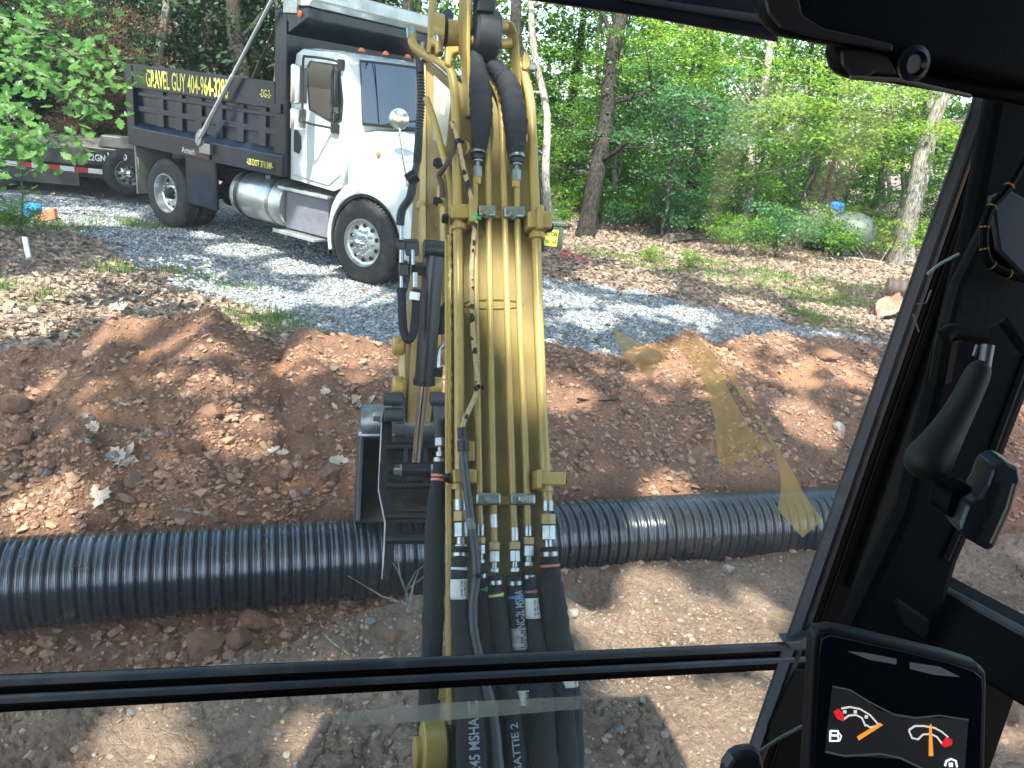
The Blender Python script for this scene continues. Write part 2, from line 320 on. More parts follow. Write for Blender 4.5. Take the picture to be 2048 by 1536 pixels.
def islandmat(name, stops, rough=.9, bump=.4, bs=80):
    m = bpy.data.materials.new(name); m.use_nodes = True; nt = m.node_tree; L = nt.links.new; b = nt.nodes['Principled BSDF']
    g = N(nt, 'ShaderNodeNewGeometry'); r = N(nt, 'ShaderNodeValToRGB'); e = r.color_ramp.elements; e[0].color = (*stops[0], 1); e[1].color = (*stops[-1], 1)
    for i, c in enumerate(stops[1:-1]): x = e.new((i+1)/(len(stops)-1)); x.color = (*c, 1)
    L(g.outputs['Random Per Island'], r.inputs[0]); n = N(nt, 'ShaderNodeTexNoise'); n.inputs['Scale'].default_value = bs; L(g.outputs['Position'], n.inputs['Vector'])
    mr = N(nt, 'ShaderNodeMapRange'); mr.inputs['To Min'].default_value = .6; mr.inputs['To Max'].default_value = 1.3; L(n.outputs['Fac'], mr.inputs[0])
    x = N(nt, 'ShaderNodeMix', data_type='RGBA', blend_type='MULTIPLY'); x.inputs[0].default_value = 1; L(r.outputs[0], x.inputs[6]); L(mr.outputs[0], x.inputs[7]); L(x.outputs[2], b.inputs['Base Color'])
    b.inputs['Roughness'].default_value = rough; b.inputs['Specular IOR Level'].default_value = .25
    bp = N(nt, 'ShaderNodeBump'); bp.inputs['Strength'].default_value = bump; bp.inputs['Distance'].default_value = .01; L(n.outputs['Fac'], bp.inputs['Height']); L(bp.outputs[0], b.inputs['Normal']); return m
rockred = islandmat('red_clods', [(.18, .10, .07), (.26, .15, .10), (.32, .18, .12), (.40, .225, .15), (.30, .21, .165)])
rocktan = islandmat('tan_clods', [(.17, .12, .085), (.24, .175, .13), (.30, .225, .165), (.26, .24, .23)])
rockgrey = islandmat('gravel_stone', [(.11, .12, .132), (.20, .21, .222), (.29, .30, .31), (.46, .465, .47)])
def sample(n, test, r0, r1, a0=-46, a1=46, seed=1, pw=1.):
    r = np.random.default_rng(seed); k = n*8; a = np.radians(r.uniform(a0, a1, k)); d = r0+(r1-r0)*r.random(k)**pw
    X = np.sin(a)*d; Y = np.cos(a)*d; ok = test(X, Y, r); X, Y = X[ok][:n], Y[ok][:n]; return X, Y
def stuff(name, V, Fs, m, smooth=False): return tag(link(bpy.data.objects.new(name, npmesh(name, V, Fs, m, smooth))), kind='stuff')
def bermtest(X, Y, r): s, v = sv(X, Y); return (v > .15) & (v < CV+.2) & (fbm(X, Y, 3, 1.6)+r.normal(0, .2, X.shape) > -.08)
X, Y = sample(32000, bermtest, 3, 9.5, seed=2); S = .004+.020*rng.random(len(X))**6+.006*rng.random(len(X))
X2, Y2 = sample(1500, bermtest, 3, 9.5, seed=22); S2 = rng.uniform(.016, .042, len(X2)); X = np.concatenate([X, X2]); Y = np.concatenate([Y, Y2]); S = np.concatenate([S, S2])
V, Fs = rocks_np(np.stack([X, Y, height(X, Y)+S*.2], -1), S, 3); o = stuff('dirt_clods', V, Fs, rockred)
def neartest(X, Y, r): s, v = sv(X, Y); return (v < -.2) & (fbm(X+7, Y, 3, 1.6)+r.normal(0, .2, X.shape) > -.02)
X, Y = sample(10000, neartest, 1.8, 6.5, seed=4); S = .0025+.013*rng.random(len(X))**7+.0045*rng.random(len(X))
V, Fs = rocks_np(np.stack([X, Y, height(X, Y)+S*.2], -1), S, 5); stuff('tan_soil_crumbs', V, Fs, rocktan)
def trtest(X, Y, r): s, v = sv(X, Y); return (v < .2) & (v > -1.2) & (height(X, Y) < -.06) & (v > np.interp(s, [-3, -1.2, -.2, .55, .9, 4], [-1.2, -1.1, -.72, -.52, -.24, -.24]))
X, Y = sample(4500, trtest, 2., 6.5, seed=14); S = .005+.03*rng.random(len(X))**5
V, Fs = rocks_np(np.stack([X, Y, height(X, Y)+S*.2], -1), S, 15); stuff('trench_floor_clods', V, Fs, rockred)
def gtest(X, Y, r): g, d, b_ = masks(X, Y); return (g > .5) & (grassmask(X, Y) < .4)
X, Y = sample(46000, gtest, 5.5, 15, -50, 40, seed=6); S = .010+.014*rng.random(len(X))
V, Fs = rocks_np(np.stack([X, Y, height(X, Y)+S*.25], -1), S, 7); stuff('gravel', V, Fs, rockgrey)
# dead leaves
def leaves_np(P, S, Nrm, seed=0, wide=.62, lobed=False, curl=.2):
    r = np.random.default_rng(seed); n = len(P); Nrm = Nrm/np.linalg.norm(Nrm, axis=1)[:, None]
    a = r.normal(size=(n, 3)); a = a-(a*Nrm).sum(1)[:, None]*Nrm; a /= np.linalg.norm(a, axis=1)[:, None]; b = np.cross(Nrm, a)
    if lobed:
        L_ = np.array([(-.55, 0), (-.40, .10), (-.26, .27), (-.13, .18), (.04, .38), (.14, .24), (.31, .30), (.34, .16), (.55, 0), (.34, -.16), (.31, -.30), (.14, -.24), (.04, -.38), (-.13, -.18), (-.26, -.27), (-.40, -.10)])
        fc = [(i, (i+1) % 16, 16) for i in range(16)]; pts = np.vstack([L_, [(0, 0)]])
    else:
        pts = np.array([(-.5, 0), (-.1, wide/2), (.5, 0), (-.1, -wide/2)]); fc = [(0, 2, 1), (0, 3, 2)]
    k = len(pts); cu = r.uniform(-curl, curl*1.6, (n, 1)); Z = cu*(pts[None, :, 1]**2*4+pts[None, :, 0]**2)
    V = P[:, None]+S[:, None, None]*(pts[None, :, 0, None]*a[:, None]+pts[None, :, 1, None]*b[:, None]+Z[..., None]*Nrm[:, None])
    return V.reshape(-1, 3), (np.array(fc)[None]+np.arange(n)[:, None, None]*k).reshape(-1, 3)
deadleaf = leafmat('dead_leaf', [(.12, .075, .055), (.22, .145, .105), (.33, .245, .19), (.44, .35, .285), (.27, .17, .115)], .12, .7)
def ltest(X, Y, r):
    g, d, b_ = masks(X, Y); return (d < .5) & ((g < .5) | (r.random(X.shape) < .035)) & (r.random(X.shape) > grassmask(X, Y)*1.1)
X, Y = sample(30000, ltest, 4.5, 20, -50, 46, seed=8); n = len(X); S = rng.uniform(.045, .10, n)
Nn = np.stack([rng.normal(0, .45, n), rng.normal(0, .45, n), np.ones(n)], -1)
V, Fs = leaves_np(np.stack([X, Y, height(X, Y)+rng.uniform(.006, .03, n)], -1), S, Nn, 9, .5, True, .8); stuff('leaf_litter', V, Fs, deadleaf)
# grass blades
def blades(X, Y, hgtm, seed=0, wd=.006):
    r = np.random.default_rng(seed); n = len(X); Z = height(X, Y); q = r.uniform(0, 6.28, n); l = r.normal(0, .45, n); h = hgtm*r.uniform(.4, 1.1, n)
    dx, dy = np.cos(q), np.sin(q); P = np.stack([X, Y, Z], -1); s_ = np.stack([-dy, dx, 0*dx], -1)*wd; t1 = np.stack([dx*l*h*.4, dy*l*h*.4, h*.6], -1); t2 = np.stack([dx*l*h, dy*l*h, h*.95], -1)
    V = np.stack([P-s_, P+s_, P+t1+s_*.8, P+t1-s_*.8, P+t2], 1).reshape(-1, 3); k = np.arange(n)[:, None]*5
    return V, np.vstack([k+np.array([[0, 1, 2]]), k+np.array([[0, 2, 3]]), k+np.array([[3, 2, 4]])])
grassm = leafmat('grass_blade', [(.07, .13, .03), (.12, .2, .04), (.2, .26, .07)], .35)
X, Y = sample(26000, lambda X, Y, r: (r.random(X.shape) < grassmask(X, Y)*1.2) & (masks(X, Y)[1] < .5), 5, 19, -50, 46, seed=10)
V, Fs = blades(X, Y, .10, 11); stuff('grass', V, Fs, grassm)
# ------------------------------------------------------------------ trees
def barkmat(name, c1, c2, sc_=9):
    m = bpy.data.materials.new(name); m.use_nodes = True; nt = m.node_tree; L = nt.links.new; b = nt.nodes['Principled BSDF']
    tc = N(nt, 'ShaderNodeTexCoord'); mp = N(nt, 'ShaderNodeMapping'); mp.inputs['Scale'].default_value = (1, 1, .16); L(tc.outputs['Object'], mp.inputs[0])
    n = N(nt, 'ShaderNodeTexNoise'); n.inputs['Scale'].default_value = sc_*3; n.inputs['Detail'].default_value = 7; n.inputs['Roughness'].default_value = .7; L(mp.outputs[0], n.inputs['Vector'])
    n2 = N(nt, 'ShaderNodeTexNoise'); n2.inputs['Scale'].default_value = 2.2; n2.inputs['Detail'].default_value = 4; L(tc.outputs['Object'], n2.inputs['Vector'])
    r = N(nt, 'ShaderNodeValToRGB'); e = r.color_ramp.elements; e[0].position = .36; e[0].color = (*[c*.35 for c in c1], 1); e[1].position = .62; e[1].color = (*c2, 1); x = e.new(.48); x.color = (*c1, 1)
    L(n.outputs['Fac'], r.inputs[0]); mx = N(nt, 'ShaderNodeMix', data_type='RGBA', blend_type='MULTIPLY'); mx.inputs[0].default_value = 1
    mr = N(nt, 'ShaderNodeMapRange'); mr.inputs['From Min'].default_value = .35; mr.inputs['From Max'].default_value = .65; mr.inputs['To Min'].default_value = .65; mr.inputs['To Max'].default_value = 1.2; L(n2.outputs['Fac'], mr.inputs[0])
    L(r.outputs[0], mx.inputs[6]); L(mr.outputs[0], mx.inputs[7]); L(mx.outputs[2], b.inputs['Base Color']); b.inputs['Roughness'].default_value = .9; b.inputs['Specular IOR Level'].default_value = .2
    bp = N(nt, 'ShaderNodeBump'); bp.inputs['Strength'].default_value = 1; bp.inputs['Distance'].default_value = .05; L(n.outputs['Fac'], bp.inputs['Height']); L(bp.outputs[0], b.inputs['Normal']); return m
bark_dark = barkmat('bark_dark', (.036, .031, .027), (.068, .06, .052)); bark_mid = barkmat('bark_mid', (.11, .10, .085), (.19, .17, .145)); bark_pale = barkmat('bark_pale', (.30, .27, .23), (.48, .45, .40), 12)
leaf_g = leafmat('leaf_green', [(.04, .11, .018), (.065, .165, .022), (.10, .23, .03), (.17, .31, .04)], .5, .45)
leaf_y = leafmat('leaf_lime', [(.09, .20, .025), (.125, .26, .032), (.20, .34, .045), (.32, .41, .06)], .5, .45)
leaf_b = leafmat('leaf_blue_green', [(.035, .10, .045), (.06, .16, .065), (.10, .22, .08)], .4, .35)
leaf_d = leafmat('leaf_dark', [(.010, .026, .010), (.018, .042, .014), (.03, .06, .02)], .3, .5)
leaf_dead = leafmat('needles_brown', [(.05, .028, .018), (.11, .06, .035), (.18, .105, .06)], .2, .8)
leaf_oak = leafmat('oak_leaf', [(.055, .15, .03), (.09, .22, .045), (.15, .29, .07)], .5, .4)
def cloud_pts(n, r, seed, kind='ball', clumps=40, cr=.22, z0=-1.):
    """points in many small flattened clumps spread through an uneven crown"""
    q = np.random.default_rng(seed); C = q.normal(size=(clumps*3, 3)); C /= np.linalg.norm(C, axis=1)[:, None]; C *= (q.random((clumps*3, 1))**.5)
    C = C[C[:, 2] > z0][:clumps]; C *= (1+.25*np.sin(C[:, :1]*5+seed))
    k = q.integers(0, len(C), n); off = q.normal(0, 1, (n, 3))*np.array([cr, cr, cr*.38])*q.uniform(.5, 1.3, (n, 1)); return (C[k]+off)*np.array(r)
def crownmesh(name, n, r, size, seed, m, clumps=40, cr=.2, up=.8, z0=-1., lobed=False, wide=.6):
    P = cloud_pts(n, r, seed, clumps=clumps, cr=cr, z0=z0); q = np.random.default_rng(seed+1)
    Nn = q.normal(0, .55, (n, 3)); Nn[:, 2] += up; S = size*q.uniform(.6, 1.25, n)
    V, Fs = leaves_np(P, S, Nn, seed+2, wide, lobed, .35); return npmesh(name, V, Fs, m, False)
def limbs(mb, base, top, r0, r1, seed, nl=5, spread=1.6, wig=.12, n=10, lz=(.35, 1.)):
    q = np.random.default_rng(seed); base = np.array(base, float); top = np.array(top, float); k = 9; L_ = np.linalg.norm(top-base)
    P = [base+(top-base)*t+np.append(q.normal(0, wig, 2)*(0 < t < 1)*min(1, L_/5), 0) for t in np.linspace(0, 1, k)]
    P = smoothline(P, 3); R = [r0*(1.25 if i == 0 else 1)*(1-i/len(P))+r1*i/len(P) for i in range(len(P))]; mb.tube(P, R, n)
    for j in range(nl):
        t = q.uniform(*lz); i = int(t*(len(P)-1)); a = q.uniform(0, 6.28); l = spread*q.uniform(.5, 1.1); d = np.array([math.cos(a), math.sin(a), q.uniform(.1, .8)])
        rr_ = R[i]*.45; Q = [P[i], P[i]+d*l*.4+q.normal(0, .05, 3), P[i]+d*l*.75+np.array([0, 0, l*.1])+q.normal(0, .08, 3), P[i]+d*l+np.array([0, 0, l*.15])]
        mb.tube(smoothline(Q, 3), list(np.linspace(rr_, rr_*.2, 10)), 6)
        for _ in range(2):
            b = Q[2]; d2 = d+q.normal(0, .6, 3); mb.tube([b, b+d2*l*.25, b+d2*l*.45+q.normal(0, .05, 3)], [rr_*.4, rr_*.25, rr_*.08], 5)
def newtree(name, base, top, r0, r1, bark, seed, label, crown=None, coff=(0, 0, 0), cs=(1, 1, 1), crz=0, nl=5, spread=1.6, group='trees of the wood behind the drive', cat='tree', wig=.12, lz=(.35, 1.)):
    root = empty(name, base, 0, label, cat, group); mb = MB(base); limbs(mb, base, top, r0, r1, seed, nl, spread, wig, lz=lz); mb.build('trunk', bark, root, smooth=True)
    if crown is not None:
        c = bpy.data.objects.new('crown', crown); link(c, root); c.location = Vector(np.array(top)-np.array(base)+np.array(coff)); c.scale = cs; c.rotation_euler = (0, 0, crz)
    return root
cr_tall = [crownmesh('tall_crown', 5200, (3.2, 3.2, 2.6), .17, 100+i, leaf_g, 70, .17) for i in range(3)]
cr_under = [crownmesh('under_crown', 5200, (1.9, 1.9, 1.7), .105, 200+i, [leaf_g, leaf_y, leaf_g, leaf_b][i], 75, .15, 1.) for i in range(4)]
cr_shrub = [crownmesh('shrub_leaves', 2000, (.9, .9, .7), .085, 300+i, [leaf_g, leaf_y, leaf_b][i], 30, .22, .9, -.4) for i in range(3)]
cr_dark = [crownmesh('dark_crown', 7000, (2.2, 2.2, 2.6), .12, 400+i, leaf_d, 80, .15, .5) for i in range(2)]
cr_dead = crownmesh('dead_foliage', 6000, (1.5, 1.5, 1.6), .10, 500, leaf_dead, 50, .17, -.2, wide=.25)
# trunks one can tell apart in the photo: foot pixel, a higher pixel, distance, pixel radius, bark, label
named = [
 ((1168, 482), (1243, 20), 15.6, 17, bark_dark, 'thick dark leaning tree trunk, the widest one right of the boom'),
 ((1103, 455), (1066, 60), 15.0, 8, bark_pale, 'pale tree trunk with bare twigs just right of the boom'),
 ((1066, 380), (1040, -60), 13.4, 13, bark_dark, 'grey tree trunk half hidden behind the top of the boom'),
 ((1480, 440), (1556, 60), 17.5, 9, bark_pale, 'slim sunlit leaning trunk in the middle of the wood'),
 ((1800, 530), (1856, 230), 18.0, 21, bark_pale, 'stout sunlit grey trunk beside the window pillar'),
 ((1394, 470), (1416, 60), 18.5, 13, bark_dark, 'straight dark trunk behind the fallen log'),
 ((1342, 455), (1372, 60), 20.0, 8, bark_mid, 'thin brown trunk left of the dark straight trunk'),
 ((1136, 440), (1160, 60), 22.0, 8, bark_dark, 'thin dark trunk between the pale trunk and the thick leaning one'),
 ((1236, 470), (1242, 120), 19.0, 5, bark_pale, 'slender pale sapling trunk right of the thick dark trunk'),
 ((1640, 470), (1712, 110), 19.0, 4, bark_dark, 'thin dark sapling rising behind the gas tank'),
 ((1606, 430), (1668, 90), 21.0, 7, bark_mid, 'grey trunk left of the gas tank'),
 ((480, 200), (468, -60), 18.0, 17, bark_dark, 'dark trunk behind the dump bed just left of the raised arm'),
 ((545, 200), (556, -60), 19.0, 9, bark_mid, 'trunk between the raised arm and the headboard'),
 ((425, 200), (408, -60), 19.5, 15, bark_dark, 'dark rough trunk above the yellow phone number'),
 ((344, 200), (318, -60), 22.0, 9, bark_dark, 'thin dark trunk above the left end of the bed'),
 ((815, 200), (826, -60), 20.0, 14, bark_mid, 'grey trunk above the cab roof beside the boom'),
 ((760, 200), (764, -60), 23.0, 10, bark_dark, 'dark trunk behind the tarp housing'),
 ((108, 300), (70, -60), 17.0, 10, bark_dark, 'dark trunk behind the trailer at the left edge'),
]
for i, (b, t, d, r, bk, lb) in enumerate(named):
    B = at(b[0], b[1], d); T = at(t[0], t[1], d); g = np.array([B[0], B[1], 0.]); g[2] = hgt(g[0], g[1])-.1
    k = (g[2]-B[2])/(T[2]-B[2]) if abs(T[2]-B[2]) > .1 else 0; foot = B+(T-B)*k; foot[2] = hgt(foot[0], foot[1])-.1
    dirn = (T-foot); top = foot+dirn*(9.5/dirn[2]); R0 = r*d/F_*1.05
    newtree('woodland_tree' if r > 5 else 'sapling', foot, top, R0, R0*.5, bk, i+1, lb, cr_tall[i % 3], (0, 2.5, 2.5), (1, 1, 1), i*1.3, nl=9 if bk is bark_pale else 6, spread=1.6 if i != 1 else 1.1, wig=.07, lz=(.15, 1))
# other trees of the wood, further back
r_ = np.random.default_rng(33); cnt = 0; placed = []
while cnt < 62:
    a = rad(r_.uniform(-44, 44)); d = r_.uniform(17.5, 46); x, y = math.sin(a)*d, math.cos(a)*d
    if x < -3 and d < 20: continue
    if any((x-q[0])**2+(y-q[1])**2 < 3.2 for q in placed): continue
    placed.append((x, y)); cnt += 1; z = hgt(x, y)-.1; h = r_.uniform(7, 11); rr0 = r_.uniform(.05, .17); ln = r_.normal(0, .06, 2)*h
    bk = [bark_dark, bark_mid, bark_dark, bark_pale][int(r_.integers(4))]
    newtree('woodland_tree', (x, y, z), (x+ln[0], y+ln[1], z+h), rr0, rr0*.5, bk, 50+cnt, 'slim tree deep in the wood beyond the drive', cr_tall[cnt % 3], (0, 1, 2.2), (1.1, 1.1, 1), cnt, nl=4, spread=1.5, group='trees deep in the wood')
# understory trees with the leaves seen in the picture: pixel, distance, crown mesh, scale
def under(px, py, d, ci, s, label, group='leafy young trees of the understory', dz=0):
    P = at(px, py, d); g = hgt(P[0], P[1]); P[2] = max(P[2], g+.9*s)
    root = newtree('young_tree', (P[0]+.2, P[1]+.1, g-.05), (P[0], P[1], P[2]+.5*s), .035*s+.012, .012, bark_mid, int(px+py), label, None, nl=7, spread=1.2*s, group=group, wig=.1, lz=(.3, 1))
    c = bpy.data.objects.new('crown', cr_under[ci]); link(c, root); c.location = (P[0]-root.location.x, P[1]-root.location.y, P[2]-root.location.z); c.scale = (s, s, s*.85); c.rotation_euler = (0, 0, px*.013)
U = 'leafy young tree growing in the sunlit wood right of the boom'
ul = [(1350, 250, 15.5, 3, 1.0, 'young tree with large bluish green leaves hanging left of the slim sunlit trunk'), (1480, 330, 17, 0, .9, None), (1640, 220, 16.5, 1, 1.0, 'bright lime green young tree below the wiper motor cover'), (1780, 250, 17, 1, 1.0, 'yellow green young tree in front of the stout sunlit trunk'),
      (1200, 200, 18, 0, 1.0, None), (1130, 300, 20, 0, 1.0, None), (1290, 330, 20, 0, 1.1, None), (1420, 130, 19, 0, 1.2, None), (1560, 350, 20, 2, 1.0, None), (1700, 350, 20, 0, 1.0, None), (1860, 300, 20, 3, .8, None), (1300, 60, 20, 0, 1.2, None), (1560, 120, 20, 2, 1.2, None),
      (1150, 60, 22, 2, 1.2, None), (1720, 130, 22, 0, 1.2, None), (1240, 410, 24, 0, 1.1, None), (1400, 400, 25, 2, 1.1, None), (1090, 180, 24, 0, 1.2, None), (1620, 430, 25, 0, 1.0, None), (1880, 420, 22, 0, .8, None), (1500, 230, 25, 0, 1.4, None), (1350, 200, 28, 1, 1.5, None), (1700, 240, 28, 2, 1.5, None), (1180, 330, 28, 1, 1.4, None), (1950, 250, 24, 0, 1.3, None), (1520, 420, 19, 1, .7, None), (1370, 110, 16, 1, .8, None), (1260, 150, 16.5, 0, .8, None)]
for px, py, d, ci, s, lb in ul: under(px, py, d, ci, s, lb or U, group=None if lb else 'leafy young trees of the sunlit wood')
for i, (px, py, d, ci) in enumerate([(500, 60, 26, 0), (400, 120, 24, 0), (620, 40, 26, 2), (740, 60, 27, 0), (300, 60, 25, 0), (840, 100, 25, 1), (560, 120, 30, 1), (450, 30, 30, 1), (900, 60, 28, 0), (1000, 150, 26, 0)]): under(px, py, d, ci, 1.2, 'leafy young tree in the shaded wood behind the truck', 'leafy young trees behind the truck')
# shrubs along the edge of the wood
shr = [(1475, 470, 15.2, 0, .75, 'round leafy shrub at the wood edge left of the gas tank'), (1560, 480, 15.6, 2, .85, 'leggy bluish green shrub in front of the gas tank'), (1440, 455, 16.5, 1, .6, 'small lime green shrub between the log and the leafy shrub'), (1380, 540, 13.4, 1, .28, 'low bright green seedling in the leaves before the wood'), (1300, 528, 13.6, 1, .25, 'small green seedling left of the low bright seedling'),
       (30, 420, 9.6, 0, .42, 'small green bush beside the blue bottle'), (1700, 400, 18.5, 1, .9, None), (1260, 440, 18, 0, .8, None), (1340, 430, 19, 0, .8, None), (1760, 450, 19, 1, .8, None), (1860, 460, 18.5, 1, .8, None), (1150, 420, 19, 0, .7, None), (1200, 440, 21, 0, 1., None), (1420, 420, 22, 2, 1., None), (1570, 410, 22, 0, 1.1, None)]
shr += [(1120+i*31+(i*37) % 19, 432+(i*53) % 40, 16.2+(i*29 % 40)/10, [0, 1, 0, 2][i % 4] if i % 4 < 3 else 2, .5+(i*17 % 10)/22, None) for i in range(23)]
for px, py, d, ci, s, lb in shr:
    P = at(px, py, d); g = hgt(P[0], P[1]); root = empty('shrub', (P[0], P[1], g), 0, lb or 'low leafy shrub growing between the trunks of the wood', 'shrub', None if lb else 'shrubs under the trees')
    mb = MB((0, 0, 0)); q = np.random.default_rng(int(px))
    for k in range(7): a = q.uniform(0, 6.28); l = s*q.uniform(.5, .9); mb.tube(smoothline([(0, 0, -.03), (math.cos(a)*l*.3, math.sin(a)*l*.3, l*.6), (math.cos(a)*l*.8, math.sin(a)*l*.8, l*1.1)], 3), list(np.linspace(.012, .004, 7)), 5)
    mb.build('stem', bark_mid, root, smooth=True); c = bpy.data.objects.new('foliage', cr_shrub[ci]); link(c, root); c.location = (0, 0, .6*s); c.scale = (s, s, s); c.rotation_euler = (0, 0, px)
# dark evergreens behind trailer and truck
for i, (px, py, d, s) in enumerate([(60, 240, 16.5, 1.), (170, 120, 17.5, 1.1), (240, 260, 17, .8), (330, 60, 19, 1.2), (20, 60, 16, 1.1), (430, 160, 21, 1.1), (-60, 200, 15, 1.1), (560, 150, 22, 1.1), (120, 330, 18, .8), (420, 40, 23, 1.3), (700, 90, 23, 1.), (260, 0, 20, 1.2)]):
    P = at(px, py, d); g = hgt(P[0], P[1]); newtree('evergreen_tree', (P[0], P[1], g), (P[0], P[1], max(P[2], 1.5)+1), .1, .03, bark_dark, 700+i, 'dark dense evergreen tree standing behind the trailer and truck', cr_dark[i % 2], (0, 0, -1), (s, s, s), i, nl=8, spread=1.3, group='dark evergreens behind the truck')
for i, (px, py, d, s) in enumerate([(235, 170, 14.6, .75), (200, 80, 15.4, .8), (290, 250, 15, .55), (160, 250, 14.8, .55)]):
    P = at(px, py, d); g = hgt(P[0], P[1]); newtree('dead_cedar', (P[0], P[1], g), (P[0], P[1], P[2]+.8), .07, .02, bark_dark, 720+i, 'dead brown cedar with dry hanging needles behind the trailer', cr_dead, (0, 0, -.8), (s, s, s*1.1), i, nl=22, spread=.9, group='dead cedars behind the trailer')
# far wood: reads as one mass
q = np.random.default_rng(5); n = 60000; a = np.radians(q.uniform(-50, 50, n)); d = q.uniform(38, 75, n); zz = q.random(n)**1.1*(17)+.2
cl = np.floor(a*40)*7+np.floor(zz*.9)*3; keep = (fbm(a*38, zz*.8, 3, 1.)+.14-np.clip(zz-5, 0, 20)*.012) > 0
P = np.stack([np.sin(a)*d, np.cos(a)*d, zz], -1)[keep]; Nn = q.normal(0, 1, P.shape); V, Fs = leaves_np(P, q.uniform(.3, .6, len(P)), Nn, 6); stuff('distant_woodland', V, Fs, leaf_g)
# ---- unseen canopy added over the clearing: its leaf gaps and clumps shape the sun patches
spots = [(p, r) for p, r in [
 (gz(1320, 1140, 0), .16), (gz(1190, 1200, 0), .12), (gz(1370, 1225, 0), .2), (gz(1440, 1190, 0), .13), (gz(1540, 1180, 0), .12), (gz(1540, 1275, 0), .15), (gz(1300, 1400, 0), .15), (gz(1330, 1470, 0), .14), (gz(1300, 1520, 0), .1), (gz(1490, 1440, 0), .14), (gz(1430, 1530, 0), .1),
 (gz(1240, 1290, 0), .1), (gz(280, 1500, 0), .13), (gz(630, 1490, 0), .1), (gz(330, 710, .35), .33), (gz(250, 720, .35), .2), (gz(120, 790, .25), .2), (gz(420, 750, .3), .22), (gz(480, 870, .1), .16), (gz(700, 720, .3), .26), (gz(610, 735, .3), .15), (gz(230, 620, .5), .2), (gz(90, 1000, 0), .16),
 (gz(1430, 740, .3), .2), (gz(1520, 700, .35), .22), (gz(1610, 850, .15), .18), (gz(1130, 800, .2), .16), (gz(1350, 1000, -.1), .16), (gz(1700, 760, .3), .2), (gz(150, 590), .75), (gz(330, 580), .5), (gz(500, 600), .45), (gz(30, 650), .35), (gz(430, 660), .3), (gz(480, 500), .35), (gz(620, 530), .45), (gz(560, 480), .3), (gz(420, 470), .2), (gz(680, 570), .2), (gz(160, 432), .7), (gz(700, 590), .4),
 (gz(1130, 600), .3), (gz(1180, 640), .25), (gz(1380, 630), .3), (gz(1500, 610), .4), (gz(1270, 620), .2), (gz(1580, 570), .7), (gz(1250, 560), .7), (gz(1450, 560), .4), (gz(1620, 530), .9), (gz(1300, 520), .6), (gz(1750, 640), .5), (gz(1650, 620), .3),
 (at(640, 320, 9.6), .2), (at(690, 290, 9.5), .22), (at(760, 290, 9.2), .38), (at(700, 340, 9.4), .25), (at(800, 300, 9), .25), (at(500, 385, 10), .15), (at(640, 110, 9.7), .14), (at(600, 480, 9.6), .2), (at(775, 385, 9.2), .2), (at(350, 220, 11.3), .12), (at(450, 270, 10.7), .16),
 (at(1000, 545, 1.95), .09), (at(1078, 720, 1.94), .07), (at(1072, 650, 1.94), .08), (at(1070, 780, 1.92), .06), (at(1000, 300, 2.05), .05), (at(930, 170, 2.1), .07), (at(1060, 190, 2.1), .08), (at(860, 250, 4), .2),
 (at(90, 120, 7), .5), (at(190, 170, 7), .35), (at(100, 50, 7), .4), (at(1300, 1010, 4.6), .1), (at(200, 1100, 3.9), .1)]]
SPOT = np.array([s[0] for s in spots]); SR = np.array([s[1] for s in spots])
def shades(P):                                               # True where a leaf may hang
    D = P[:, None]-SPOT[None]; al = D@SUN; perp = np.linalg.norm(D-al[..., None]*SUN, axis=2); return ~((perp < SR+np.minimum(.12, SR*.7)) & (al > 0)).any(1)
q = np.random.default_rng(77); nC = 3300
Cc = np.stack([q.uniform(-13, 12, nC), q.uniform(-8.5, 12.5, nC), q.uniform(9., 14, nC)], -1)
G = Cc-SUN*(Cc[:, 2:]/SUN[2]); dens = fbm(G[:, 0], G[:, 1], 3, .55)
Cc = Cc[(dens > -.22) & (G[:, 1] < np.where(G[:, 0] > 0, 13.5, 16.5))]
k = 40; P = np.repeat(Cc, k, 0)+q.normal(0, 1, (len(Cc)*k, 3))*np.array([.34, .34, .16]); P = P[shades(P)]
over = [(-8.5, -5.5), (7.5, -6), (-12, 3.5), (13, 3.5), (-1, -9.5), (3.5, -3.2), (-4.2, -2.6)]; ov = np.array(over, float)
dark = [at(x, y, d) for x, y, d in ((930, 250, 2.1), (1050, 250, 2.1), (990, 380, 2.), (990, 470, 2), (990, 680, 1.95), (990, 800, 1.9), (1000, 950, 1.9), (990, 1100, 1.8), (870, 300, 3.6), (860, 600, 3.6), (780, 950, 3.8))]  # extra leaf clumps added along the sun rays to shade these points
dark += [np.array([*gz(x, y, z_)]) for x, y, z_ in ((60, 1170, -.1), (200, 1160, -.1), (350, 1140, -.1), (500, 1120, -.1), (650, 1110, -.1), (800, 1100, -.1), (1180, 1070, -.1), (1320, 1060, -.1), (1450, 1050, -.1), (1560, 1040, -.1), (1200, 880, .1), (1250, 950, 0), (1350, 880, .1), (1500, 930, 0), (1600, 920, 0), (600, 850, .1), (300, 930, .1), (560, 700, .4), (1180, 1400, 0), (1200, 1480, 0), (300, 1260, -.3), (600, 1250, -.2), (950, 640, .1))]
dark += [at(x, y, d) for x, y, d in ((300, 190, 11.8), (380, 220, 11.2), (460, 230, 10.8), (530, 240, 10.4), (300, 250, 11.8), (590, 60, 10.2), (700, 70, 10), (400, 340, 11), (480, 160, 10.8), (610, 200, 9.8), (760, 180, 9.6))]
dk = np.concatenate([np.repeat([g+SUN*(q.uniform(9.3, 13.5)-g[2])/SUN[2]+q.normal(0, .22, 3)*np.array([1, 1, .3]) for _ in range(3)], 40, 0) for g in dark]); dk = dk+q.normal(0, 1, dk.shape)*np.array([.3, .3, .15]); P = np.concatenate([P, dk[shades(dk)]])
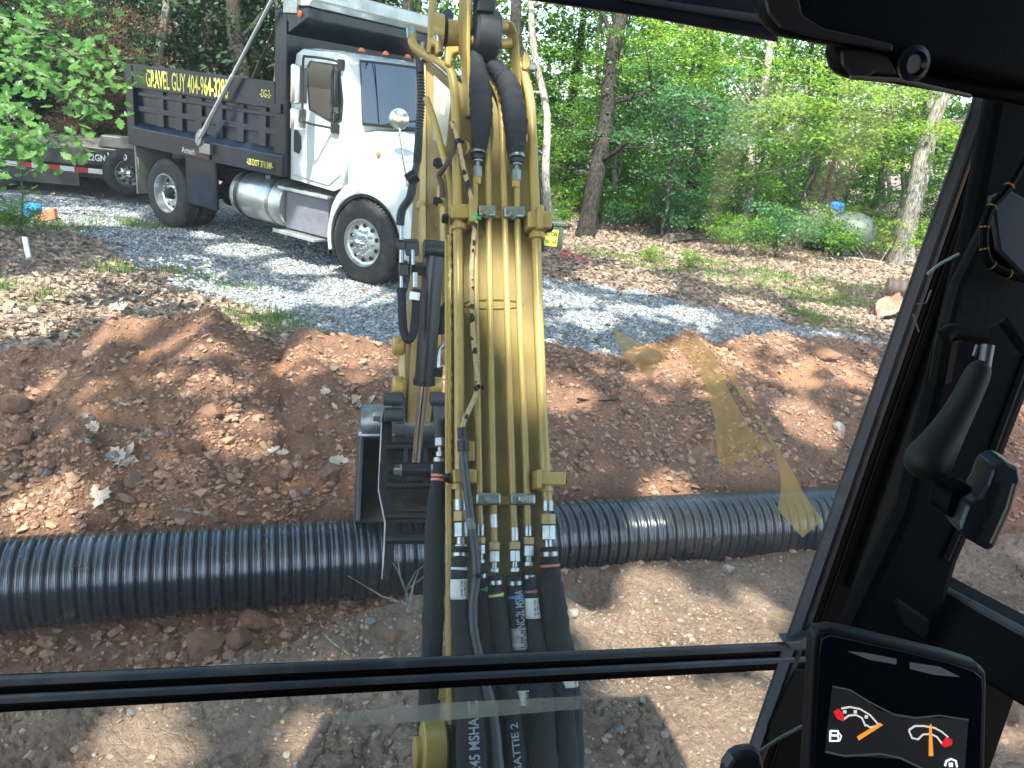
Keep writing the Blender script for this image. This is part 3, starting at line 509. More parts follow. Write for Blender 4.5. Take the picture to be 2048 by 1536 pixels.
own = np.argmin(((P[:, None, :2]-ov[None])**2).sum(2), 1); lbs = ['tall tree behind the cab to the left, its crown over the spoil heap', 'tall tree behind the cab to the right', 'tall tree left of the leaf covered verge', 'tall tree right of the dug soil', 'tall tree standing directly behind the digger', 'tall tree close behind the cab on the right', 'tall tree close behind the cab on the left']
for i, (x, y) in enumerate(over):
    root = empty('canopy_tree', (x, y, hgt(x, y)), 0, lbs[i], 'tree', 'tall trees over the clearing'); Q = P[own == i]; c0 = Q.mean(0); mb = MB((x, y, 0)); limbs(mb, (x, y, -.2), (x+(c0[0]-x)*.5, y+(c0[1]-y)*.5, 12.5), .2, .07, 800+i, 0)
    for j in range(16):
        t = Q[q.integers(len(Q))]; b = np.array([x+(c0[0]-x)*.35, y+(c0[1]-y)*.35, q.uniform(7.5, 11)]); mb.tube(smoothline([b, b+(t-b)*.5+np.array([0, 0, .5]), t], 4), list(np.linspace(.06, .012, 9)), 6)
    mb.build('trunk', bark_mid, root, smooth=True)
    Nn = q.normal(0, .5, Q.shape); Nn += SUN*1.; V, Fs = leaves_np(Q-np.array([x, y, hgt(x, y)]), q.uniform(.15, .27, len(Q)), Nn, 90+i, .7); link(bpy.data.objects.new('crown', npmesh('crown', V, Fs, leaf_g)), root)
# ---- young oak reaching in from the left, close to the camera
root = empty('young_oak', (-6.9, 5.2, hgt(-6.9, 5.2)), 0, 'young oak reaching in from the left edge with bright lobed leaves', 'tree'); ox = np.array(root.location)
mb = MB(ox); mb.tube(smoothline([ox+(0, 0, -.1), ox+(.05, .1, 1.5), ox+(.2, .2, 3), ox+(.3, .3, 4.6)], 4), list(np.linspace(.07, .03, 13)), 9)
brs = [[(-160, 60, 7), (-20, 40, 7), (70, 70, 6.9), (160, 110, 6.8), (262, 120, 6.7)], [(-160, 60, 7), (0, 0, 7.2), (60, -10, 7.1), (130, 10, 7), (155, 25, 7)], [(-160, 160, 7), (0, 120, 6.7), (80, 150, 6.6), (150, 190, 6.5), (212, 232, 6.5)], [(-160, 200, 7), (-30, 190, 6.4), (20, 230, 6.3), (70, 265, 6.3), (160, 285, 6.3)], [(-160, 240, 7), (-40, 270, 6.2), (20, 290, 6.2), (60, 320, 6.2)], [(-160, 60, 7), (-20, 60, 7.2), (40, 120, 7.1), (110, 160, 7.1), (160, 160, 7)], [(-160, 20, 7.3), (0, 70, 7.3), (100, 60, 7.3), (200, 140, 7.3), (240, 155, 7.3)]]
LP = []; q = np.random.default_rng(12)
for br in brs:
    pts = smoothline([at(*b) for b in br], 5); pts = [ox+np.array([.2, .2, 3.])]+pts if br[0][1] < 100 else [ox+np.array([.1, .15, 2.])]+pts
    mb.tube(pts, list(np.linspace(.02, .004, len(pts))), 6)
    for i in range(6, len(pts)):
        for _ in range(6):
            a = pts[i]+q.normal(0, .11, 3)*np.array([1, 1, .8]); LP.append(a)
            if _ == 0: mb.tube([pts[i], a], [.004, .002], 4)
mb.build('trunk', bark_mid, root, smooth=True); LP = np.array(LP); n = len(LP); Nn = q.normal(0, .45, (n, 3))+np.array([.1, -.5, .8])
V, Fs = leaves_np(LP-ox, q.uniform(.075, .13, n), Nn, 13, .5, True, .35); link(bpy.data.objects.new('crown', npmesh('crown', V, Fs, leaf_oak)), root)
# thin sapling stem at the left edge
b = at(38, 428, 9.8); b[2] = hgt(b[0], b[1]); t1 = at(38, 310, 9.8); root = empty('sapling', b, 0, 'thin bare sapling stem with few leaves beside the blue bottle', 'sapling'); mb = MB(b)
mb.tube(smoothline([b, (b+t1)/2+np.array([.03, 0, 0]), t1, t1+np.array([-.1, 0, .5])], 4), list(np.linspace(.016, .006, 13)), 7); mb.build('trunk', bark_mid, root, smooth=True)
Q = np.stack([q.normal(0, .2, 40), q.normal(0, .15, 40), q.uniform(.5, 1.3, 40)], -1); V, Fs = leaves_np(Q, q.uniform(.08, .14, 40), q.normal(0, .4, (40, 3))+np.array([0, 0, 1]), 14, .5, True); link(bpy.data.objects.new('crown', npmesh('crown', V, Fs, leaf_g)), root)
# ------------------------------------------------------------------ dump truck (local frame: x forward, y to its far side, z up)
TF = gz(740, 572); TR_ = gz(342, 455); td = (TF-TR_)/np.linalg.norm(TF-TR_)
truck = empty('dump_truck', TF, math.atan2(td[1], td[0]), 'white cab dump truck with black dump bed parked on the gravel drive', 'truck')
white = mat('white_paint', (.48, .53, .545), .22, var=.05, spec=.5, coat=.4, dust=(.5, .48, .44), dlo=.6, dhi=1.1, ds=2)
navy = mat('bed_black_paint', (.003, .0065, .017), .28, var=.3, dust=(.010, .015, .027), dlo=.5, dhi=.9, ds=4, bump=.04, bs=12, coat=.2)
chass = mat('chassis_black', (.012, .012, .013), .6, dust=(.07, .06, .05), dlo=.5, dhi=.85, ds=5)
alu = mat('aluminium', (.62, .64, .64), .30, .85, col2=(.48, .5, .5), vs=4, bump=.03, bs=30, dust=(.4, .38, .35), dlo=.5, dhi=.9)
ribbed = mat('tread_plate', (.6, .6, .58), .4, .8, bump=.6, bs=60)
tyre = mat('tyre_rubber', (.022, .022, .022), .75, bump=.2, bs=60, dust=(.12, .09, .07), dlo=.5, dhi=.8, ds=7)
glassd = bpy.data.materials.new('dark_glass'); glassd.use_nodes = True; g_ = glassd.node_tree.nodes['Principled BSDF']; g_.inputs['Base Color'].default_value = (.01, .013, .015, 1); g_.inputs['Roughness'].default_value = .02; g_.inputs['Specular IOR Level'].default_value = .9; g_.inputs['Coat Weight'].default_value = .6; g_.inputs['Coat Roughness'].default_value = .01; g_.inputs['Coat IOR'].default_value = 1.7
mirror = bpy.data.materials.new('mirror_glass'); mirror.use_nodes = True; g_ = mirror.node_tree.nodes['Principled BSDF']; g_.inputs['Base Color'].default_value = (.8, .82, .85, 1); g_.inputs['Metallic'].default_value = 1; g_.inputs['Roughness'].default_value = .04
chrome2 = mat('chrome_trim', (.8, .8, .8), .12, 1., var=.1)
amber = mat('amber_lens', (.55, .13, .03), .3, var=.1); ylet = mat('yellow_letters', (.80, .72, .12), .5, var=.08); wlet = mat('grey_letters', (.55, .55, .55), .5); redlet = mat('red_tape', (.55, .03, .03), .4); wtape = mat('white_tape', (.8, .8, .8), .4); plum = mat('plum_panel', (.05, .03, .035), .5)
def wheel(parent, c, r, w, rear=False, yaw=0, name='wheel', steel_rim=False):
    """axle along y, outer face at -y"""
    e = bpy.data.objects.new(name, None); e.location = c; e.rotation_euler = (0, 0, yaw); e.empty_display_size = .1; link(e, parent)
    mb = MB(); pr = [(-w/2, r*.56), (-w/2-.005, r*.62), (-w/2-.012, r*.8), (-w/2+.01, r*.93), (-w/2+.045, r*.99), (-w/2+.06, r)]
    grooves = []
    for k in range(4): z = -w/2+.06+(w-.12)*(k+.35)/4; grooves += [(z, r), (z+.004, r-.013), (z+.014, r-.013), (z+.018, r)]
    pr = pr+grooves+[(w/2-.06, r), (w/2-.045, r*.99), (w/2, r*.8), (w/2, r*.56)]
    mb.lathe((0, 0, 0), (0, 1, 0), pr, 64, True)
    for k in range(60):
        a = 2*math.pi*k/60; ca, sa = math.cos(a), math.sin(a); R1 = r-.006; mb.add([(ca*R1-sa*d, -w/2+.015+y, sa*R1+ca*d) for d, y in ((-.010, 0), (.010, 0), (.016, .05), (-.004, .05))]+[((ca*(r+.009)-sa*d), -w/2+.02+y, (sa*(r+.009)+ca*d)) for d, y in ((-.008, 0.012), (.008, 0.012), (.014, .05), (-.002, .05))], [(0, 1, 2, 3), (4, 5, 6, 7), (0, 1, 5, 4), (1, 2, 6, 5), (2, 3, 7, 6), (3, 0, 4, 7)])
    mb.build('tyre', tyre, e, smooth=True)
    mb = MB(); R = r*.56; dp = .13 if rear else .035
    mb.lathe((0, 0, 0), (0, 1, 0), [(-w/2-.003, R), (-w/2-.012, R*1.0), (-w/2-.012, R*.955), (-w/2+.02, R*.93), (-w/2+dp*.8, R*.90), (-w/2+dp, R*.8), (-w/2+dp-.01, R*.55), (-w/2+dp-.035, R*.42), (-w/2+dp-.035, R*.05), (-w/2+dp+.03, 0), (w/2, R*.9), (w/2, R)], 48, True)
    mb.build('rim', alu if not steel_rim else steel, e, smooth=True)
    mb = MB()
    for k in range(10):
        a = 2*math.pi*(k+.5)/10; c_ = np.array([math.cos(a)*R*.72, -w/2+dp-.016, math.sin(a)*R*.72]); mb.lathe(c_, (0, 1, 0), [(0, .026), (.002, .026)], 14)
    mb.build('hand_hole', chass, e)
    mb = MB()
    for k in range(10):
        a = 2*math.pi*k/10; c_ = np.array([math.cos(a)*R*.5, -w/2+dp-.09, math.sin(a)*R*.5]); mb.lathe(c_, (0, 1, 0), [(0, .006), (.012, .015), (.075, .017)], 10)
    mb.build('lug_nut', chrome2, e, smooth=True)
    mb = MB(); mb.lathe((0, 0, 0), (0, 1, 0), [(-w/2+dp-.14, .02), (-w/2+dp-.13, .055), (-w/2+dp-.06, .085), (-w/2+dp-.03, .095)], 20); mb.build('hub', chrome2 if not rear else chass, e, smooth=True)
    return e
wheel(truck, (-.15, .12, .52), .53, .28, yaw=.03); wheel(truck, (-.12, 2.26, .505), .515, .28, yaw=math.pi)
wheel(truck, (-4.22, .12, .505), .515, .27, True); wheel(truck, (-4.22, .45, .505), .505, .27, True); wheel(truck, (-4.22, 2.28, .505), .515, .27, True, math.pi)
# frame
mb = MB(); mb.box((-5.3, .75, .72), (.85, .85, .98)).box((-5.3, 1.55, .72), (.85, 1.65, .98)).box((-4.4, .3, .42), (-4.05, 2.1, .60)).box((-.25, .3, .42), (0, 2.1, .55)).box((-1.5, .3, .5), (-.7, 2.1, 1.12)); mb.lathe((-4.22, 1.2, .5), (0, 1, 0), [(-.2, .1), (-.1, .22), (.1, .22), (.2, .1)], 18)
mb.box((-3.0, .9, .4), (-1.0, 1.5, .8)); mb.build('frame', chass, truck, .01)
# cab shell: outline of the near side, loft across the width
cy0, cy1 = 0., 2.4
side = [(-1.56, 1.10), (-.75, 1.06), (-.62, 1.12), (-.50, 1.55), (-.47, 1.86), (-.50, 2.30), (-.57, 2.58), (-.68, 2.67), (-1.36, 2.70), (-1.48, 2.64), (-1.57, 2.2)]
def loft(secs):  # list of (y, outline)
    mb = MB(); n = len(secs[0][1]); V = [(x, y, z) for y, o in secs for x, z in o]; Fs = [(i*n+k, i*n+(k+1) % n, (i+1)*n+(k+1) % n, (i+1)*n+k) for i in range(len(secs)-1) for k in range(n)]
    Fs += [tuple(range(n)), tuple((len(secs)-1)*n+k for k in range(n))]; return mb.add(V, Fs)
def shr(o, k, dz=0, df=0): return [(x*1+(df if x > -.6 else 0)-(.0), z-(k if z > 2.0 else 0)*(z-2.0)+dz) for x, z in o]
ins = [(x-(.06 if z > 2.2 else 0), z) for x, z in side]
loft([(cy0+.05, [(x*.985-.012, 1.12+(z-1.12)*.975) for x, z in side]), (cy0, [(x*.97-.03, min(z, 2.5) if z > 2.5 else z) for x, z in side]) if False else (cy0+.06, side), (cy0+.25, shr(side, 0, .03, .05)), (cy0+.6, shr(side, 0, .05, .12)), (1.2, shr(side, 0, .06, .18)), (cy1-.6, shr(side, 0, .05, .12)), (cy1-.25, shr(side, 0, .03, .05)), (cy1, side)]).build('cab', white, truck, .035, True, 3)
# door with its seam, window, handle
dx0, dx1 = -1.40, -.60; y_ = cy0+.06
door = [(-1.50, 1.16), (-.83, 1.12), (-.62, 1.28), (-.555, 1.9), (-.565, 2.22), (-.63, 2.54), (-.73, 2.62), (-1.38, 2.63), (-1.46, 2.5), (-1.50, 1.9)]
dr = MB().prism([(x, y_, z) for x, z in door], (0, -.028, 0)).build('door', white, truck, .012, seg=3)
wn = [(-1.20, 2.0), (-.73, 1.87), (-.625, 1.93), (-.61, 2.15), (-.68, 2.50), (-.74, 2.56), (-1.20, 2.57), (-1.27, 2.48)]
def ring(o, y, t, w_):
    mb = MB(); c = np.mean(o, 0); inn = [tuple(np.array(p)+(c-np.array(p))/np.linalg.norm(c-np.array(p))*w_) for p in o]; n = len(o)
    V = [(x, y, z) for x, z in o]+[(x, y, z) for x, z in inn]+[(x, y+t, z) for x, z in o]+[(x, y+t, z) for x, z in inn]
    return mb.add(V, [(i, (i+1) % n, n+(i+1) % n, n+i) for i in range(n)]+[(2*n+i, 2*n+(i+1) % n, 3*n+(i+1) % n, 3*n+i) for i in range(n)]+[(i, (i+1) % n, 2*n+(i+1) % n, 2*n+i) for i in range(n)]+[(n+i, n+(i+1) % n, 3*n+(i+1) % n, 3*n+i) for i in range(n)])
MB().prism([(x, y_-.031, z) for x, z in wn], (0, -.003, 0)).build('window', glassd, dr); ring(wn, y_-.029, -.010, .022).build('window_seal', rubber, dr)
MB().box((-.80, y_-.042, 1.91), (-.785, y_-.036, 2.54)).build('window_divider', chass, dr)
hn = [(-1.47, 1.46), (-1.37, 1.44), (-1.33, 1.52), (-1.34, 1.66), (-1.40, 1.73), (-1.47, 1.73)]
MB().prism([(x, y_-.030, z) for x, z in hn], (0, -.008, 0)).build('handle', chass, dr, .004)
pk = mat('pink_cloth', (.75, .55, .56), .8); mb = MB()
V, Fs = rocks_np(np.array([(-1.1, y_-.045+.02, 2.03)]), np.array([.0]), 1)
# windscreen
W0 = [(.02, 1.90, .0), (0, 0, 0)]
wsP = [(-.115, y_+.1, 1.93), (.02, 1.2, 1.95), (-.115, cy1-.1, 1.93), (-.42, cy1-.12, 2.60), (-.31, 1.2, 2.64), (-.42, y_+.12, 2.60)]
def wsgrid(x_off, k0=0., k1=1., name='windscreen', m_=glassd, th=.012):
    mb = MB(); n = 14; V = []
    for j, (t) in enumerate((k0, k1)):
        for i in range(n+1):
            f = -1+2*i/n; f2 = f*(1-.04*t); yy = 1.2+f2*(1.05); x = (-.20-.13*t)-.24*f*f; z = 1.93+.70*t-.02*f*f*t
            V.append((x+x_off, yy, z))
    m1 = n+1; V2 = [(x+th, y, z+th*.5) for x, y, z in V]; mb.add(V+V2, [(i, i+1, m1+i+1, m1+i) for i in range(n)]+[(2*m1+i, 2*m1+i+1, 3*m1+i+1, 3*m1+i) for i in range(n)]+[(i, i+1, 2*m1+i+1, 2*m1+i) for i in range(n)]+[(m1+i, m1+i+1, 3*m1+i+1, 3*m1+i) for i in range(n)]+[(0, m1, 3*m1, 2*m1), (n, m1+n, 3*m1+n, 2*m1+n)])
    return mb.build(name, m_, truck, .004, True)
wsgrid(.035, -.045, 1.045, 'windscreen_seal', rubber, .01); wsp = wsgrid(.048)
mb = MB(); mb.tube([(-.14, .55, 1.92), (-.16, .4, 1.97), (-.12, 1.05, 2.04)], .010, 6).tube([(-.10, 1.25, 1.92), (-.11, 1.15, 1.98), (-.12, 1.95, 2.04)], .010, 6); mb.build('wiper', chass, truck)
# hood and fender
hood = [((-.56, 1.2), [(.07, 1.12), (.07, 1.80), (.30, 1.88), (1.2, 1.96), (2.1, 1.88), (2.33, 1.80), (2.33, 1.12)]), ((.1, 1.2), [(.14, 1.15), (.14, 1.64), (.42, 1.78), (1.2, 1.86), (1.98, 1.78), (2.26, 1.64), (2.26, 1.15)]), ((.75, 1.1), [(.34, 1.0), (.34, 1.45), (.55, 1.58), (1.2, 1.66), (1.85, 1.58), (2.06, 1.45), (2.06, 1.0)]), ((.95, .9), [(.45, .75), (.45, 1.2), (.6, 1.32), (1.2, 1.38), (1.8, 1.32), (1.95, 1.2), (1.95, .75)])]
mb = MB(); n = 7; V = [(x0, y, z) for (x0, _), o in hood for y, z in o]; mb.add(V, [(i*n+k, i*n+(k+1) % n, (i+1)*n+(k+1) % n, (i+1)*n+k) for i in range(3) for k in range(n)]+[tuple(range(n)), tuple(3*n+k for k in range(n))]); mb.build('hood', white, truck, .05, True, 3)
def fender(ya, yb):
    mb = MB(); c = (-.12, .52); A_ = np.radians(np.linspace(198, -12, 22)); ri = .60; V = []
    for a in A_:
        ro = ri+.06+.10*max(0, math.sin(a))+(.14 if a < rad(80) else .0)*max(0, math.sin(a*1.0))
        for y, r1 in ((ya, ri), (ya, ri+.045), (ya+(.05 if yb > ya else -.05), ro+.02), (yb, ro+.10), (yb, ri)): V.append((c[0]+math.cos(a)*r1, y, c[1]+math.sin(a)*r1))
    m = 5; mb.add(V, [(i*m+k, i*m+(k+1) % m, (i+1)*m+(k+1) % m, (i+1)*m+k) for i in range(len(A_)-1) for k in range(m)]+[tuple(range(m)), tuple((len(A_)-1)*m+k for k in range(m))]); return mb
fender(-.02, .5).build('fender', white, truck, .01, True); fender(2.42, 1.9).build('fender', white, truck, .01, True)
mb = MB(); A_ = np.radians(np.linspace(205, 20, 22)); V = [(-.12+math.cos(a)*r1, y, .52+math.sin(a)*r1) for a in A_ for y, r1 in ((.0, .565), (.0, .605), (.62, .605), (.62, .565))]
mb.add(V, [(i*4+k, i*4+(k+1) % 4, (i+1)*4+(k+1) % 4, (i+1)*4+k) for i in range(21) for k in range(4)]+[(0, 1, 2, 3), (84, 85, 86, 87)]); mb.build('wheel_arch_liner', chass, truck, smooth=True)
MB().box((-.78, .0, .25), (-.75, .6, .95)).build('mud_guard', rubber, truck, .01)
mb = MB(); mb.box((.80, .12, .42), (1.05, 2.28, .78)); mb.build('bumper', chrome2, truck, .04, seg=3)
hl = MB().lathe((.78, .22, 1.16), (1, -.55, .05), [(-.04, .13), (.03, .13), (.07, .105), (.085, .05)], 24).build('headlight', chrome2, truck, smooth=True)
MB().lathe((-.08, .12, 1.60), (-.1, -1, .3), [(0, .035), (.015, .03), (.02, .01)], 16).build('marker_light', amber, truck, smooth=True)
for y in (.35, .78, 1.2, 1.62, 2.05): MB().lathe((-.66, y, 2.74+.03*(1-abs(y-1.2))), (0, 0, 1), [(0, .045), (.02, .042), (.04, .022), (.045, .01)], 14).build('roof_light', amber, truck, smooth=True)
# mirrors
mh = mat('mirror_housing', (.7, .72, .72), .15, .9, var=.1)
yo = y_-.34; mb = MB(); mb.tube(smoothline([(-.66, y_-.03, 2.56), (-.74, y_-.1, 2.60), (-.92, yo+.02, 2.60), (-.98, yo, 2.55), (-.98, yo, 2.1), (-.98, yo, 1.93), (-.94, yo+.03, 1.86), (-.80, y_-.1, 1.83), (-.72, y_-.03, 1.82)], 4), .015, 8)
mb.box((-.78, y_-.07, 1.77), (-.66, y_-.02, 1.88)).box((-.70, y_-.07, 2.50), (-.62, y_-.02, 2.62)); mb.build('mirror_bracket', chass, truck, .004, True)
def mirr(z0, z1, nm):
    mb = MB(); mb.prism([(-1.0, yo-.13, z0), (-1.0, yo+.10, z0), (-1.0, yo+.10, z1), (-1.0, yo-.13, z1)], (-.06, 0, 0)); e = mb.build(nm, mh, truck, .025, True, 3)
    MB().box((-1.0635, yo-.115, z0+.015), (-1.0605, yo+.085, z1-.015)).build('mirror_glass', mirror, e)
mirr(2.06, 2.50, 'mirror'); mirr(1.76, 2.01, 'convex_mirror')
hm = np.array([.28, .02, 2.02]); mb = MB(); mb.tube([(.36, .18, 1.25), (.33, .05, 1.75), (.29, .03, 2.0)], .012, 8).tube([(.30, .03, 1.86), (-.1, .2, 1.62)], .009, 6).tube([(.30, .03, 1.82), (.6, .35, 1.55)], .009, 6); e = mb.build('hood_mirror_arm', chrome2, truck, smooth=True)
MB().lathe(hm+np.array([.0, .02, .02]), (.45, -.88, .05), [(-.012, .105), (-.008, .118), (0, .118), (.03, .09), (.045, .03)], 24).build('hood_mirror', mh, truck, smooth=True)
# fuel tank, steps, battery box
tk = MB(); tk.lathe((-2.80, .34, .72), (1, 0, 0), [(0, .02), (0, .30), (.03, .325), (1.02, .325), (1.05, .30), (1.05, .02)], 40); tk = tk.build('fuel_tank', alu, truck, smooth=True)
for x in (-2.68, -2.02): MB().lathe((x, .34, .72), (1, 0, 0), [(0, .327), (0, .336), (.06, .336), (.06, .327)], 40).build('strap', chass if x < -2.5 else steel, tk)
MB().lathe((-2.2, .24, 1.02), (0, -.2, 1), [(0, .05), (.05, .05), (.06, .03)], 16).build('filler_cap', steel, tk, smooth=True)
MB().box((-1.74, .14, .42), (-.92, .7, .92)).build('battery_box', mat('grey_box', (.16, .16, .19), .4, dust=(.3, .28, .26), dlo=.5, dhi=.9), truck, .015)
mb = MB().box((-1.78, .03, .94), (-.84, .5, .985)); mb.build('step', ribbed, truck, .008)
mb = MB().box((-1.78, -.04, .37), (-.98, .3, .40)).box((-1.78, -.05, .37), (-.98, -.035, .42)); mb.build('step', ribbed, truck, .006)
MB().lathe((-1.6, .12, .33), (0, -1, 0), [(0, .03), (.1, .03)], 10).lathe((-1.15, .12, .33), (0, -1, 0), [(0, .03), (.1, .03)], 10).build('step_bracket', steel, truck)
# dump bed
mb = MB(); Y0 = .0
mb.prism([(-4.97, .06, 1.30), (-1.62, .06, 1.30), (-1.62, .06, 2.26), (-4.97, .06, 2.26)], (0, .05, 0))      # side sheet
mb.box((-4.97, 2.29, 1.3), (-1.62, 2.34, 2.26)).box((-4.97, .11, 1.18), (-1.62, 2.29, 1.24))
bed = mb.build('dump_bed', navy, truck)
MB().box((-4.9, -.03, 1.95), (-1.78, .057, 2.28)).build('top_board', navy, bed, .008)
MB().box((-4.9, .02, 1.62), (-1.78, .055, 1.70)).build('side_rail', navy, bed, .01)
MB().box((-4.9, .022, 1.84), (-1.78, .055, 1.90)).build('side_rail', navy, bed, .01)
for x in (-4.4, -3.95, -3.5, -3.05, -2.6, -2.15): MB().prism([(x, .056, 1.45), (x, .056, 1.95), (x, .028, 1.95), (x, .015, 1.45)], (.14, 0, 0)).build('side_post', navy, bed, .006)
MB().prism([(-4.97, -.06, 1.12), (-4.97, .06, 1.12), (-4.97, .06, 1.47), (-4.97, -.06, 1.38)], (3.38, 0, 0)).build('bottom_rail', navy, bed, .008)
MB().box((-5.12, -.03, 1.12), (-4.93, .20, 2.27)).build('rear_post', navy, bed, .01); MB().box((-5.12, 2.2, 1.12), (-4.93, 2.42, 2.27)).build('rear_post', navy, bed, .01)
MB().box((-5.14, .2, 1.2), (-5.06, 2.2, 2.2)).build('tailgate', navy, bed, .01)
MB().box((-1.80, -.02, 1.12), (-1.58, 2.42, 3.12)).build('headboard', navy, bed, .02)
MB().box((-1.84, -.05, 1.9), (-1.64, -.025, 2.02)).box((-1.66, -.04, 2.1), (-1.56, -.022, 3.0)).build('headboard_rib', navy, bed, .006)
MB().prism([(-1.58, -.02, 2.84), (-1.58, -.02, 3.12), (-1.20, -.02, 3.16), (-1.20, -.02, 3.04)], (0, 2.44, 0)).build('cab_protector', navy, bed, .012)
MB().box((-4.9, .7, .98), (-1.7, .9, 1.18)).box((-4.9, 1.5, .98), (-1.7, 1.7, 1.18)).build('subframe', chass, bed)
MB().lathe((-1.34, -.02, 3.08), (0, -1, 0), [(0, .04), (.015, .04), (.022, .02)], 18).build('side_marker', amber, truck, smooth=True)
# tarp housing and arm
MB().prism([(-1.62, -.02, 3.16), (-1.18, -.02, 3.17), (-1.12, -.02, 3.24), (-1.12, -.02, 3.40), (-1.62, -.02, 3.44)], (0, 2.5, 0)).build('tarp_housing', alu, truck, .012)
MB().box((-1.60, -.06, 3.08), (-1.36, -.022, 3.50)).build('tarp_bracket', steel, truck, .004)
mb = MB(); mb.tube([(-3.20, -.13, 1.42), (-2.47, -.13, 2.29)], .032, 12).tube([(-2.49, -.13, 2.27), (-1.66, -.13, 3.27)], .025, 12); arm = mb.build('tarp_arm', alu, truck, smooth=True)
mb = MB(); mb.tube([(-1.66, -.13, 3.27), (-1.6, -.12, 3.32), (-1.45, -.1, 3.33)], .022, 10); mb.build('arm_elbow', alu, arm, smooth=True)
MB().prism([(-3.29, -.15, 1.36), (-3.23, -.15, 1.30), (-3.17, -.15, 1.34), (-3.11, -.15, 1.50), (-3.17, -.15, 1.55), (-3.27, -.15, 1.46)], (0, .03, 0)).build('arm_pivot', steel, arm, .006)
MB().box((-3.24, -.12, 1.22), (-3.0, -.062, 1.36)).build('pivot_bracket', steel, truck, .004)
# rear fender panel and flaps
MB().box((-3.72, -.02, .44), (-3.02, .04, 1.14)).prism([(-3.72, .04, 1.02), (-3.72, .6, 1.02), (-3.72, .6, 1.06), (-3.72, .04, 1.06)], (.7, 0, 0)).build('fender_panel', navy, truck, .02)
MB().box((-5.02, .0, .38), (-4.98, .62, 1.16)).build('mud_flap', mat('grey_mud_flap', (.16, .15, .14), .7, dust=(.3, .26, .22), dlo=.4, dhi=.8), truck, .006)
MB().tube(smoothline([(-4.9, -.06, .95), (-4.80, -.08, .93), (-4.80, -.08, .72), (-4.9, -.06, .70)], 3), .01, 6).build('hanger', steel, truck)
sg = MB().box((-3.72, -.085, 1.145), (-3.06, -.068, 1.27)).build('maker_plate', plum, truck, .003)
ux, uz = (1, 0, 0), (0, 0, 1)
text('lettering', 'GRAVEL GUY 404-964-3283', (-4.56, -.034, 1.985), ux, uz, 1.86, .25, ylet, bed, .012)
text('lettering', '-DG-2-', (-2.06, -.034, 2.07), ux, uz, .22, .10, ylet, bed, .01)
MB().box((-2.30, -.066, 1.17), (-1.74, -.062, 1.29)).build('number_plate', chass, bed)
text('lettering', '-US DOT 3711349-', (-2.28, -.069, 1.19), ux, uz, .52, .085, ylet, bed, .008)
text('lettering', 'Ameri', (-3.69, -.088, 1.17), ux, uz, .30, .085, wlet, sg, .02); text('lettering', 'truck', (-3.38, -.088, 1.17), ux, uz, .28, .085, mat('dull_red_letters', (.25, .06, .06), .5), sg, .02)
# ------------------------------------------------------------------ trailer behind the truck
tl = gz(30, 408); tr2 = gz(262, 428); d2 = (tr2-tl); L2 = np.linalg.norm(d2); az = math.atan2(d2[1], d2[0])
dd = np.array([math.cos(az), math.sin(az)]); tor = gz(262, 424)
trailer = empty('flatbed_trailer', tor+np.array([.3, 0.9, 0]), az, 'black flatbed trailer with wooden deck, striped tape and spare wheel behind the truck', 'trailer')
wood = mat('deck_boards', (.20, .165, .135), .8, col2=(.13, .11, .09), vs=12, bump=.3, bs=30)
mb = MB()
for k in range(9): mb.box((-6, .1+k*.25, .80), (-.2, .34+k*.25, .84))
mb.build('deck', wood, trailer); MB().box((-6, -.02, .58), (-.2, .08, .86)).box((-6, 2.35, .58), (-.2, 2.45, .86)).box((-.28, 0, .58), (-.16, 2.4, .86)).build('side_frame', chass, trailer, .01)
MB().box((-1.5, -.1, .60), (.0, -.02, .88)).build('tool_tray', chass, trailer, .02)
MB().box((-6, .15, .36), (-.2, .25, .58)).box((-2.6, -.01, .22), (-1.5, .02, .45)).build('frame', chass, trailer, .01)
for k in range(24): MB().box((-5.8+k*.22, .138, .44), (-5.8+k*.22+.22, .148, .52)).build('reflective_tape', redlet if k % 2 else wtape, trailer)
for x in (-2.9, -3.9): wheel(trailer, (x, .5, .38), .38, .25)
MB().prism([(-1.35, .5, .86), (-.1, .5, .86), (-.12, .5, 1.06), (-1.28, .5, 1.06)], (0, .3, 0)).build('ramp_box', mat('grey_steel', (.10, .10, .10), .5, .3), trailer, .02)
_g = at(258, 345, 12.9)-np.array(trailer.location); _c, _s = math.cos(-az), math.sin(-az)
wheel(trailer, (_g[0]*_c-_g[1]*_s, _g[0]*_s+_g[1]*_c, _g[2]), .40, .24, name='spare_wheel', steel_rim=True, yaw=.35)
MB().box((-.2, .9, .5), (1.9, 1.05, .68)).box((-.2, 1.4, .5), (1.9, 1.55, .68)).build('drawbar', chass, trailer, .01)
text('lettering', '22GN', (-1.32, -.104, .68), ux, uz, .28, .11, wlet, trailer, .02); text('lettering', '14400', (-1.0, -.104, .74), ux, uz, .3, .10, wtape, trailer, .02)
